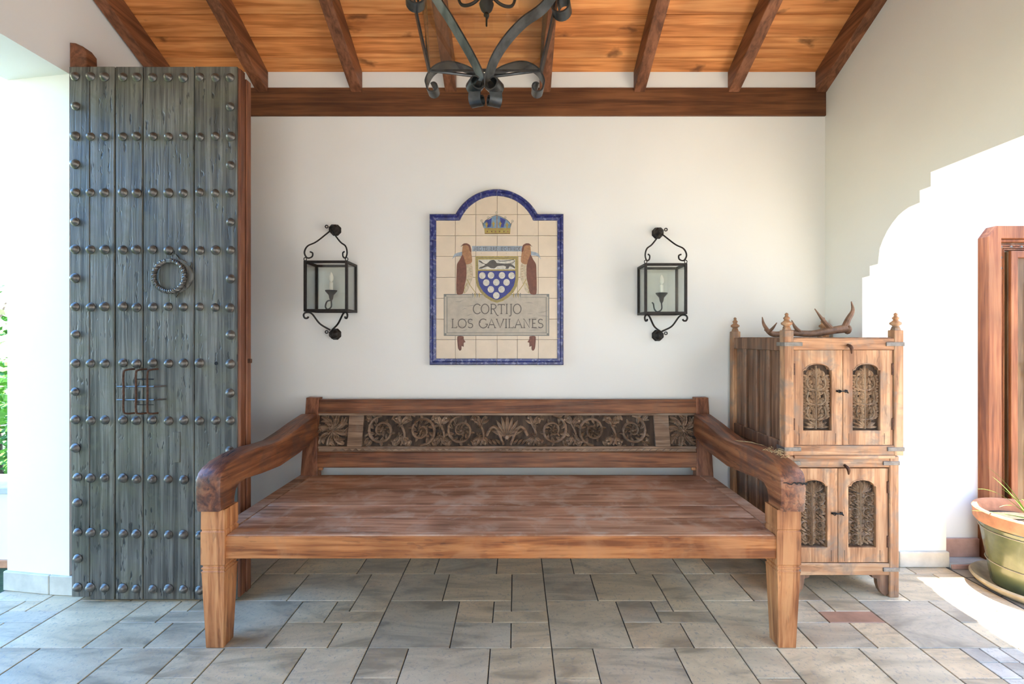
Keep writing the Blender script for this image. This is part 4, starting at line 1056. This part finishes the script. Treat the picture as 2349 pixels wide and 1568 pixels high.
seg((1293, 490), (eo, 490), (1278, 506), (ei, 506), 1); seg((ACX - ARO * math.cos(ao), 490), (985, 490), (ACX - ARI * math.cos(ai), 506), (1001, 506), 1)
for k in range(6):
    po, pi_ = [], []
    for q in range(7):
        t = (k + .006 + q / 6 * .988) / 6; th_o = ao + (PI - 2 * ao) * t; th_i = ai + (PI - 2 * ai) * t
        po.append((ACX + ARO * math.cos(th_o), ACY - ARO * math.sin(th_o))); pi_.append((ACX + ARI * math.cos(th_i), ACY - ARI * math.sin(th_i)))
    border_piece(po, pi_)
# painted design: flat paint in thin coats on the tile face
art = {}
def rounded(poly, n=4):
    out = []; m_ = len(poly)
    for i in range(m_):
        p0, p1, p2, p3 = (Vector(poly[(i + j) % m_]) for j in (-1, 0, 1, 2))
        for k in range(n):
            t = k / n; v = (p1 * (2 * t ** 3 - 3 * t * t + 1) + (p2 - p0) * .35 * (t ** 3 - 2 * t * t + t) + p2 * (-2 * t ** 3 + 3 * t * t) + (p3 - p1) * .35 * (t ** 3 - t * t))
            out.append((v.x, v.y))
    return out
def paint(part, poly, mat, lay_):
    if part.startswith('hawk') and len(poly) > 4 or (mat == 'paint_grey' and len(poly) > 20): poly = rounded(poly)
    art.setdefault((part, mat), bmesh.new()); bm = art[(part, mat)]
    d = YQ - .0005 * lay_
    f = bm.faces.new([bm.verts.new((qx(x), d, qz(y))) for x, y in poly])
def line(part, pts, w, mat, lay_):
    n = len(pts); L_, R_ = [], []
    for i, p in enumerate(pts):
        a = (pts[min(i + 1, n - 1)][0] - pts[max(i - 1, 0)][0], pts[min(i + 1, n - 1)][1] - pts[max(i - 1, 0)][1]); l = math.hypot(*a) or 1
        wi = w[i] if hasattr(w, '__len__') else w
        nx_, ny_ = -a[1] / l * wi / 2, a[0] / l * wi / 2; L_.append((p[0] + nx_, p[1] + ny_)); R_.append((p[0] - nx_, p[1] - ny_))
    for i in range(n - 1): paint(part, [L_[i], L_[i + 1], R_[i + 1], R_[i]], mat, lay_)
def disc(part, x, y, r, mat, lay_, n=16, ry=None): paint(part, [(x + r * math.cos(2 * PI * k / n), y + (ry or r) * math.sin(2 * PI * k / n)) for k in range(n)], mat, lay_)
# crown
paint('crown', [(1109, 523), (1107, 513), (1113, 505), (1122, 503), (1130, 497), (1139, 494), (1148, 497), (1160, 503), (1168, 508), (1173, 514), (1171, 523)], 'paint_sky', 1)
paint('crown', [(1113, 505), (1122, 503), (1128, 500), (1126, 520), (1115, 522)], 'paint_blue', 2); paint('crown', [(1147, 498), (1160, 504), (1155, 521), (1149, 521)], 'paint_blue', 2)
line('crown', [(1140, 494), (1140, 523)], 1.8, 'paint_orange', 3)
paint('crown', [(1111, 523), (1171, 523), (1170, 536.5), (1112, 536.5)], 'paint_gold', 3)
line('crown', [(1112, 535.5), (1170, 535.5)], 1.2, 'paint_brown', 4); line('crown', [(1112, 525), (1170, 525)], .8, 'paint_orange', 4)
for x in (1118, 1128, 1137, 1146, 1156, 1165): paint('crown', [(x - 1.6, 531), (x, 528.5), (x + 1.6, 531), (x, 533)], 'paint_red' if x % 2 else 'paint_brown', 4)
for x, y in ((1116.5, 514), (1132, 512.5), (1147.5, 512.5), (1163, 515)): 
    paint('crown', [(x, y - 6), (x + 2, y - 1.5), (x + 4, y), (x + 2, y + 2), (x + 1.2, y + 8), (x - 1.2, y + 8), (x - 2, y + 2), (x - 4, y), (x - 2, y - 1.5)], 'paint_gold', 4)
for x, y in ((1105, 506), (1120, 499), (1139, 487.5), (1159, 499), (1175.5, 507)): disc('crown', x, y, 3.2, 'paint_stone', 2); disc('crown', x, y, 1.9, 'paint_cream', 3)
line('crown', [(1106, 509), (1109, 520)], 1.2, 'paint_grey', 3); line('crown', [(1174, 510), (1171, 520)], 1.2, 'paint_grey', 3); line('crown', [(1109, 514), (1116, 504), (1128, 497), (1139, 493.5), (1150, 497), (1163, 504), (1172, 514)], 1.0, 'paint_grey', 3)
# ribbon with motto
paint('ribbon', [(1083, 565), (1198, 565), (1198, 575.5), (1083, 575.5)], 'paint_ribbon', 1); line('ribbon', [(1083, 564.6), (1198, 564.6)], .8, 'paint_sky', 2); line('ribbon', [(1083, 575.6), (1198, 575.6)], .8, 'paint_sky', 2)
paint('ribbon', [(1061, 577), (1051, 579), (1043, 582), (1037, 594), (1044, 588), (1052, 587), (1061, 586)], 'paint_ribbon', 1); paint('ribbon', [(1217, 576), (1228, 578), (1236, 582), (1241, 595), (1235, 588), (1227, 586), (1217, 585)], 'paint_ribbon', 1)
# stone slab with the name
paint('stone_slab', [(1018, 674), (1260, 674), (1260, 770), (1018, 770)], 'paint_stone_dark', 1); paint('stone_slab', [(1020, 676), (1258, 676), (1258, 768), (1020, 768)], 'paint_stone', 2)
for a, b in (((1025.5, 680), (1025.5, 764)), ((1253, 681), (1253, 764))): line('stone_slab', [a, b], 1.6, 'paint_stone_dark', 3)
line('stone_slab', [(1025, 763), (1253, 763)], 1.2, 'paint_stone_dark', 3); line('stone_slab', [(1195, 681.5), (1253, 681.5)], 1.0, 'paint_stone_dark', 3); line('stone_slab', [(1027, 681.5), (1082, 681.5)], .7, 'paint_stone_dark', 3)
for x, y in ((1019, 675), (1254, 675), (1019, 764), (1254, 764)): paint('stone_slab', [(x, y), (x + 5, y), (x + 5, y + 5), (x, y + 5)], 'paint_stone_dark', 3)
random.seed(3)
for k in range(16):
    x, y = random.choice([random.uniform(1032, 1075), random.uniform(1200, 1240)]), random.uniform(688, 760); l = random.uniform(10, 24); line('stone_slab', [(x, y), (x + l * .5, y - random.uniform(-1, 3)), (x + l, y - random.uniform(-2, 5))], [.3, 1.0, .3], 'paint_stone_dark', 3)
# hawks (mirrored about the axis)
for s in (1, -1):
    def mx_(pts, s=s): return [(1139 + (x - 1139) * s, y) for x, y in pts]
    hp = 'hawk' if s > 0 else 'hawk_mirrored'
    paint(hp, mx_([(1069, 606), (1079, 601), (1084, 612), (1085, 634), (1080, 648), (1072, 668), (1062, 672), (1066, 640)]), 'paint_cream', 2)
    paint(hp, mx_([(1061, 568), (1062, 562), (1068, 560), (1077, 563), (1081, 578), (1083, 600), (1074, 606), (1064, 604), (1060, 585)]), 'paint_orange', 3)
    paint(hp, mx_([(1059.5, 563), (1064, 558.5), (1071, 558), (1078, 562), (1081, 571), (1081, 579), (1077, 574), (1075, 565), (1069, 562)]), 'paint_brown', 4)
    line(hp, mx_([(1063, 562), (1058, 564), (1058, 566)]), 1.0, 'paint_grey', 4)
    paint(hp, mx_([(1061, 584), (1055, 595), (1048.5, 606), (1047.5, 625), (1047.5, 673), (1062, 673), (1066, 655), (1070, 635), (1070, 610), (1066, 596)]), 'paint_brown', 4)
    paint(hp, mx_([(1059, 600), (1052, 612), (1051, 668), (1056, 668), (1062, 640), (1063, 612)]), 'paint_red', 4.2) if False else None
    line(hp, mx_([(1071, 640), (1079, 655), (1091, 671)]), 1.4, 'paint_gold', 3); line(hp, mx_([(1072, 648), (1064, 664), (1066, 672)]), 1.2, 'paint_gold', 3)
    for k in range(4): line(hp, mx_([(1084 + k * 5, 672), (1085 + k * 5, 678), (1084 + k * 5, 683)]), [2.2, 2.0, .6], 'paint_gold' if k % 2 else 'paint_stone_dark', 4)
    for k in range(5): line(hp, mx_([(1078 + (k % 2), 610 + k * 6), (1082 + (k % 2), 611 + k * 6)]), .8, 'paint_orange', 3)
    for k in range(6): line(hp, mx_([(1065 + (k % 3) * 4, 575 + k * 4.5), (1068 + (k % 3) * 4, 577 + k * 4.5)]), .8, 'paint_red', 4)
    paint(hp, mx_([(1049.5, 771), (1063, 771), (1064, 778), (1068, 784), (1064, 786), (1063.5, 795), (1059, 793), (1058.5, 801), (1055, 804), (1051, 799), (1049.5, 788)]), 'paint_brown', 2)
    line(hp, mx_([(1055, 773), (1055, 799)]), .8, 'paint_red', 3); line(hp, mx_([(1060, 775), (1060, 790)]), .7, 'paint_red', 3)
# shield
def shield(k, lay_, mat, part='shield'):
    cx, cy = 1140, 640
    pts = [(1090.5, 587.5), (1189, 587.5), (1189, 640), (1186, 656), (1178, 670), (1166, 682), (1153, 690), (1140, 694), (1127, 690), (1114, 682), (1102, 670), (1094, 656), (1091, 640)]
    paint(part, [(cx + (x - cx) * k, cy + (y - cy) * k + (1 - k) * 3) for x, y in pts], mat, lay_)
shield(1.0, 3, 'paint_gold'); shield(.945, 4, 'paint_stone_dark'); shield(.925, 5, 'paint_gold')
paint('shield', [(1097, 595), (1182, 595), (1182, 618), (1097, 618)], 'paint_white', 6)
blue = [(1096.5, 621), (1182.5, 621), (1182.5, 640), (1179, 655), (1171, 668), (1160, 678), (1149, 685), (1140, 688), (1131, 685), (1119, 678), (1108, 668), (1100, 655), (1096.5, 640)]
paint('shield', blue, 'paint_blue', 6); line('shield', [(1097, 619.5), (1182, 619.5)], 2.0, 'paint_gold', 7)
for x, y in ((1106.5, 632), (1126.5, 631.5), (1151.5, 631.5), (1173.5, 632), (1115.5, 648), (1138.5, 647.5), (1162, 647.5), (1126, 663.5), (1150.5, 663.5), (1138.5, 677.5)): disc('shield', x, y, 7.4, 'paint_white', 7, 20, 7.8)
# striding lion in the chief
lion = [(1099, 597), (1104, 599), (1110, 604), (1116, 605), (1121, 601), (1124, 598), (1128, 596.5), (1133, 596), (1137, 599), (1140, 603), (1150, 604), (1160, 604.5), (1168, 604), (1174, 606), (1181, 612), (1181, 616), (1174, 612), (1169, 611), (1166, 616), (1159, 616), (1161, 612), (1154, 609), (1146, 610), (1140, 611), (1135, 615), (1126, 615), (1119, 611), (1112, 613), (1104, 616), (1098, 616), (1101, 613), (1109, 610), (1113, 607), (1106, 604), (1099, 600)]
paint('shield', lion, 'paint_grey', 8); line('shield', [(1168, 605), (1176, 603), (1181, 599), (1178, 595.5), (1168, 597), (1156, 599), (1146, 599), (1143, 597)], 1.5, 'paint_grey', 8)
# lettering
def arc(cx, cy, rx, ry, a0, a1, n=14): return [(cx + rx * math.cos(math.radians(a0 + (a1 - a0) * i / n)), cy - ry * math.sin(math.radians(a0 + (a1 - a0) * i / n))) for i in range(n + 1)]
GL = {  # strokes in a cell: x 0..w, y 0 (base) .. 1 (cap); second entry = width
 'C': (.82, [arc(.52, -.5, .48, .52, 40, 320)], [(.86, .80, .86, .98)]), 'O': (1.0, [arc(.5, -.5, .46, .51, 0, 360, 24)], []),
 'R': (.80, [[(.12, 0), (.12, -1)], [(.02, -1), (.4, -1)] + arc(.38, -.75, .30, .25, 90, -90, 8) + [(.12, -.5)], [(.38, -.5), (.62, -.1), (.80, .16), (.98, .22)]], [(0, 0, .26, 0)]),
 'T': (.78, [[(.39, 0), (.39, -1)], [(0, -.97), (.78, -.97)]], [(.26, 0, .52, 0), (0, -1, 0, -.85), (.78, -1, .78, -.85)]), 'I': (.26, [[(.13, 0), (.13, -1)]], [(0, 0, .26, 0), (0, -1, .26, -1)]),
 'J': (.36, [[(.26, -1), (.26, .12), (.2, .24), (.02, .27)]], [(.12, -1, .40, -1)]), 'L': (.60, [[(.12, -1), (.12, 0), (.58, 0), (.60, -.16)]], [(0, -1, .26, -1), (0, 0, .12, 0)]),
 'S': (.62, [arc(.32, -.74, .26, .25, 30, 270, 10) + arc(.31, -.25, .28, .25, 90, -150, 10)[1:]], []), 'G': (.92, [arc(.52, -.5, .48, .52, 45, 350, 16) + [(.94, -.42)]], [(.76, -.42, 1.04, -.42)]),
 'A': (.86, [[(.04, 0), (.42, -1), (.84, 0)], [(.2, -.36), (.66, -.36)]], [(-.06, 0, .16, 0), (.72, 0, .96, 0)]), 'V': (.86, [[(.02, -1), (.43, 0), (.84, -1)]], [(-.08, -1, .14, -1), (.74, -1, .94, -1)]),
 'N': (.84, [[(.12, 0), (.12, -1), (.74, 0), (.74, -1)]], [(0, 0, .24, 0), (.64, -1, .86, -1), (0, -1, .12, -1)]), 'E': (.60, [[(.12, 0), (.12, -1)], [(.12, -.98), (.56, -.98)], [(.12, -.52), (.44, -.52)], [(.12, -.02), (.60, -.02)]], [(0, 0, .12, 0), (0, -1, .12, -1)]),
 'M': (1.0, [[(.06, 0), (.16, -1), (.5, -.1), (.84, -1), (.94, 0)]], []), 'D': (.86, [[(.12, 0), (.12, -1)] + [(.3, -1)] + arc(.34, -.5, .46, .5, 90, -90, 10) + [(.12, 0)]], []), '.': (.2, [[(.06, -.46), (.14, -.54)]], []), ' ': (.42, [], [])}
def lettering(pre, text, x0, x1, yb, h, w, lay_, gap=.13, mat='paint_letter'):
    tot = sum(GL[c][0] for c in text) + gap * (len(text) - 1); k = (x1 - x0) / tot; x = x0
    for ci, c in enumerate(text):
        wd, strokes, serifs = GL[c]
        part = pre + ('_%d' % ci if pre != 'motto' else '')
        for st in strokes: line(part, [(x + p[0] * k, yb + p[1] * h) for p in st], w, mat, lay_)
        for a, b, c2, d2 in serifs: line(part, [(x + a * k, yb + b * h), (x + c2 * k, yb + d2 * h)], w * .75, mat, lay_)
        x += (wd + gap) * k
lettering('letter', 'CORTIJO', 1085, 1196, 719, 21.5, 2.0, 4)
lettering('letter_b', 'LOS GAVILANES', 1036, 1246, 751.5, 20, 2.05, 4)
lettering('motto', 'NEC.TEMERE.NEC.TIMIDE', 1087, 1194, 574, 7.4, .95, 3, .16)
seen = {}
for (part, mat), bm in art.items():
    if part == 'motto': mk('painted_motto', bm, mat, pl)['kind'] = 'stuff'
    elif part not in seen:
        seen[part] = mk('painted_' + part.split('_')[0], bm, mat, pl)
    else: mk('paint_layer', bm, mat, seen[part])['kind'] = 'stuff'

# ---------------------------------------------------------------- hanging lantern
YH = 1.60
hl = empty('hanging_lantern', (PX(1113, YH), YH, PZ(242, YH)), 'large black iron hanging lantern with curled straps and glass panes', 'lantern')
def hp(x, y, dy=0):            # point at depth YH+dy seen at this pixel column/row of the centre plane
    return P(x, y, YH + dy)
XH = 1113; ZHB = PZ(168, YH)
def curl(c, r0, r1, a0, a1, ax, n=14):
    """spiral in the vertical plane spanned by direction ax and Z"""
    out = []
    for i in range(n + 1):
        t = i / n; a = a0 + (a1 - a0) * t; r = r0 + (r1 - r0) * t; out.append(Vector(c) + Vector(ax) * (r * math.cos(a)) + Vector((0, 0, r * math.sin(a))))
    return out
# front straps sweeping down to the centre and curling
for s in (-1, 1):
    ax = Vector((s * .90, -.44, 0)).normalized()
    top = hp(XH + s * 190, -190, -.16); 
    pts = spline([hp(905, -260, -.17), hp(938, -110, -.19), hp(1003, 0, -.20), hp(1027, 37, -.195), hp(1054, 82, -.185), hp(1083, 133, -.17), hp(1101, 170, -.16), hp(1106, 188, -.155)] if s < 0 else [hp(1340, -260, -.17), hp(1320, -110, -.19), hp(1258, 4, -.20), hp(1200, 52, -.195), hp(1163, 92, -.185), hp(1136, 134, -.17), hp(1122, 172, -.16), hp(1119, 190, -.155)], 7)
    e = pts[-1]; c = e + ax * .026 + Vector((0, 0, -.012))
    pts += curl(c, .029, .012, PI * .93 if True else 0, PI * .93 + 2 * PI * .9, ax)[1:]
    bm = bmesh.new(); strap(bm, pts, .040, .005, Vector((-ax.y, ax.x, 0))); mk('curved_strap', bm, 'strap_iron', hl, True)
    # lower foot scroll pointing forward
    bm = bmesh.new(); ax2 = Vector((s * .35, -.94, 0)).normalized(); p0 = hp(XH + s * 4, 178, -.02)
    pts = spline([p0, hp(XH + s * 9, 176, -.07), hp(XH + s * 18, 184, -.13), hp(XH + s * 23, 203, -.165), hp(XH + s * 25, 222, -.165)], 6)
    c = pts[-1] - ax2 * .022; pts += curl(c, .022, .010, 0, -2 * PI * .85, ax2)[1:]
    strap(bm, pts, .040, .005, Vector((-ax2.y, ax2.x, 0))); mk('foot_scroll', bm, 'strap_iron', hl, True)
    # side foot scrolls
    bm = bmesh.new(); ax3 = Vector((s, .10, 0)).normalized(); p0 = hp(XH + s * 14, 176, .02)
    pts = spline([p0, hp(XH + s * 45, 158, .0), hp(XH + s * 85, 149, -.01), hp(XH + s * 118, 162, -.01), hp(XH + s * 134, 188, -.01), hp(XH + s * 132, 205, -.01)], 6)
    c = pts[-1] - ax3 * .022; pts += curl(c, .022, .010, -.1, -2 * PI * .85, ax3)[1:]
    strap(bm, pts, .044, .005, (0, 1, 0)); mk('foot_scroll', bm, 'strap_iron', hl, True)
    # outer straps along the cage edge with a curl near the top
    bm = bmesh.new()
    pts = spline([hp(XH + s * 128, 164, -.05), hp(XH + s * 143, 100, -.06), hp(XH + s * 160, 20, -.07), hp(XH + s * 176, -80, -.08), hp(XH + s * 178, -220, -.08)], 6)
    strap(bm, pts, .026, .006, (.3 * s, 1, 0)); mk('cage_edge', bm, 'strap_iron', hl, True)
    bm = bmesh.new(); c0 = hp(950, -4, -.10) if s < 0 else hp(1291, 16, -.10); axc = Vector((s, -.25, 0)).normalized()
    strap(bm, [hp(XH + s * 150, -150, -.10), hp(XH + s * 152, -80, -.10)] + curl(c0, .036, .013, PI * .9, PI * .9 + 2 * PI * 1.1, axc, 20), .045, .005, Vector((-axc.y, axc.x, 0))); mk('side_scroll', bm, 'strap_iron', hl, True)
    # rear cage edges
    mk('cage_edge', tube(bmesh.new(), [hp(XH + s * 130, 160, .10), hp(XH + s * 150, -230, .14)], .0075, 4, False, True), 'strap_iron', hl)
# glass panes: front, back, sides of the tapering cage
def quad(pts, name='pane'):
    bm = bmesh.new(); a = [Vector(p) for p in pts]; nrm = (a[1] - a[0]).cross(a[2] - a[0]).normalized() * .0015
    f = [bm.verts.new(p - nrm) for p in a]; b = [bm.verts.new(p + nrm) for p in a]
    bm.faces.new(f); bm.faces.new(b[::-1])
    for i in range(4): bm.faces.new((f[i], f[(i + 1) % 4], b[(i + 1) % 4], b[i]))
    mk(name, bm, 'pane_glass', hl)
fl, fr_, bl, br = hp(XH - 126, 162, -.05), hp(XH + 126, 162, -.05), hp(XH - 128, 160, .095), hp(XH + 128, 160, .095)
tfl, tfr, tbl, tbr = hp(XH - 174, -220, -.08), hp(XH + 174, -220, -.08), hp(XH - 148, -230, .135), hp(XH + 148, -230, .135)
quad([fl, fr_, tfr, tfl]); quad([bl, br, tbr, tbl]); quad([fl, bl, tbl, tfl]); quad([fr_, br, tbr, tfr])
for a, b in ((fl, fr_), (bl, br), (fl, bl), (fr_, br)): mk('cage_bar', tube(bmesh.new(), [a, b], .004, 4, False, True), 'strap_iron', hl)
for a, b in ((tfl, tfr), (tbl, tbr), (tfl, tbl), (tfr, tbr)): mk('cage_bar', tube(bmesh.new(), [a, b], .008, 4, False, True), 'strap_iron', hl)
bm = bmesh.new(); tube(bm, [fl, hp(XH, 178, 0), fr_], .0045, 6); tube(bm, [bl, hp(XH, 178, 0), br], .0045, 6); lathe(bm, [(0, -.02), (.014, -.012), (.018, 0), (.012, .012), (0, .016)], hp(XH, 180, -.0), 12); mk('base_hub', bm, 'strap_iron', hl, True)
# candle cluster with its turned drop
c0 = Vector((PX(XH + 3, YH), YH, 0))
bm = bmesh.new(); lathe(bm, [(0, PZ(62, YH)), (.003, PZ(60, YH)), (.0035, PZ(40, YH)), (.010, PZ(36, YH)), (.008, PZ(31, YH)), (.020, PZ(22, YH)), (.026, PZ(10, YH)), (.018, PZ(2, YH)), (.030, PZ(-8, YH)), (.024, PZ(-20, YH)), (.012, PZ(-30, YH)), (.012, PZ(-330, YH))], c0, 16)
mk('candle_stem', bm, 'iron', hl, True)
for k in range(5):
    a = 2 * PI * k / 5 + .35; d = Vector((math.cos(a), math.sin(a), 0)); b0 = c0 + Vector((0, 0, PZ(-22, YH)))
    bm = bmesh.new(); tube(bm, spline([b0, b0 + d * .05 + Vector((0, 0, -.035)), b0 + d * .095 + Vector((0, 0, -.03)), b0 + d * .11 + Vector((0, 0, .02)), b0 + d * .11 + Vector((0, 0, .05))], 6), .0055, 6); mk('candle_arm', bm, 'iron', hl, True)
    bm = bmesh.new(); lathe(bm, [(.006, 0), (.022, .012), (.022, .016), (.010, .016)], b0 + d * .11 + Vector((0, 0, .045)), 12); mk('drip_cup', bm, 'iron', hl, True)
    bm = bmesh.new(); lathe(bm, [(.010, 0), (.010, .07), (.003, .075), (.011, .09), (.010, .105), (0, .13)], b0 + d * .11 + Vector((0, 0, .06)), 12); mk('candle', bm, 'candle', hl, True)
# cap and chain
zc = PZ(-225, YH); bm = bmesh.new()
lathe(bm, [(.27, 0), (.26, .02), (.12, .13), (.05, .17), (.02, .20), (0, .21)], Vector((PX(XH, YH), YH + .03, zc)), sides=4); mk('cap', bm, 'strap_iron', hl)
zz = zc + .20; n = 0; top_z = roof(YH + .03)
while zz < top_z - .005:
    bm = bmesh.new(); d = Vector((1, 0, 0)) if n % 2 else Vector((0, 1, 0)); cc = Vector((PX(XH, YH), YH + .03, zz + .02))
    tube(bm, [cc + d * (.012 * math.cos(i * PI / 6)) + Vector((0, 0, .024 * math.sin(i * PI / 6))) for i in range(12)], .0035, 5, True); mk('chain_link', bm, 'strap_iron', hl, True); zz += .038; n += 1

# ---------------------------------------------------------------- potted plant on the patio
pc = Vector((2.335, 2.06, 0))
sa = mk('plant_saucer', lathe(bmesh.new(), [(0, .010), (.15, .010), (.165, .016), (.19, .036), (.205, .042), (.212, .034), (.20, .016), (.175, -.004), (0, -.004)][::-1], pc, 40), 'saucer_clay', None, True, base=pc)
tag(sa, 'wide clay saucer under the green glazed pot beyond the archway', 'saucer')
pot = empty('flower_pot', pc + Vector((0, 0, .011)), 'green glazed pot with an orange terracotta rim beyond the archway', 'flower pot')
bm = bmesh.new(); lathe(bm, [(0, .012), (.135, .012), (.140, .016), (.152, .10), (.166, .19), (.176, .26), (.180, .275), (.184, .282), (.181, .292), (.160, .292), (.12, .04), (0, .04)], pc, 44); mk('body', bm, 'glazed_green', pot, True)
bm = bmesh.new()
for z, r in ((.115, .1565), (.262, .1785)): tube(bm, [pc + Vector((r * math.cos(2 * PI * k / 40), r * math.sin(2 * PI * k / 40), z)) for k in range(40)], .0025, 5, True)
mk('incised_ring', bm, 'saucer_clay', pot, True)
bm = bmesh.new(); lathe(bm, [(.176, .286), (.192, .290), (.199, .300), (.200, .335), (.203, .346), (.198, .354), (.184, .352), (.178, .338), (.170, .29)], pc, 44); mk('rim', bm, 'terracotta', pot, True)
bm = bmesh.new(); lathe(bm, [(.172, .30), (.10, .312), (0, .318)], pc, 24); mk('soil', bm, 'soil', pot, True)
def blade(bm, p, d, L, w, lift, droop):
    p, d = Vector(p), Vector(d).normalized(); s = d.cross(Vector((0, 0, 1))).normalized(); prev = None
    for i in range(9):
        t = i / 8; c = p + d * (L * t) + Vector((0, 0, lift * t - droop * t * t)); ww = w * (1 - t * .92); a, b, m_ = bm.verts.new(c - s * ww), bm.verts.new(c + s * ww), bm.verts.new(c - Vector((0, 0, ww * .4)))
        if prev: bm.faces.new((prev[0], a, m_, prev[1])); bm.faces.new((prev[1], m_, b, prev[2]))
        prev = (a, m_, b)
plant = empty('potted_plant', pc + Vector((0, 0, .32)), 'strappy green plant growing in the glazed pot', 'plant')
random.seed(11)
for k in range(11):
    a = random.uniform(0, 2 * PI); bm = bmesh.new(); blade(bm, pc + Vector((.04 * math.cos(a) + .03, .04 * math.sin(a), .322)), (math.cos(a), math.sin(a), 0), random.uniform(.1, .2), .006, random.uniform(.15, .36), random.uniform(.05, .2)); mk('leaf', bm, 'leaf_green', plant)
bm = bmesh.new(); blade(bm, pc + Vector((.02, -.03, .322)), (-1, .05, 0), .10, .006, .36, .05); mk('leaf', bm, 'leaf_green', plant)
bm = bmesh.new(); blade(bm, pc + Vector((.0, -.02, .322)), (-1, .1, 0), .28, .007, .075, .035); mk('leaf', bm, 'leaf_green', plant)

# ---------------------------------------------------------------- to metres
for o in list(sc.objects):
    if o.parent is None and o.type in {'MESH', 'EMPTY'}:
        o.location = Vector(o.location) * S; o.scale = Vector(o.scale) * S
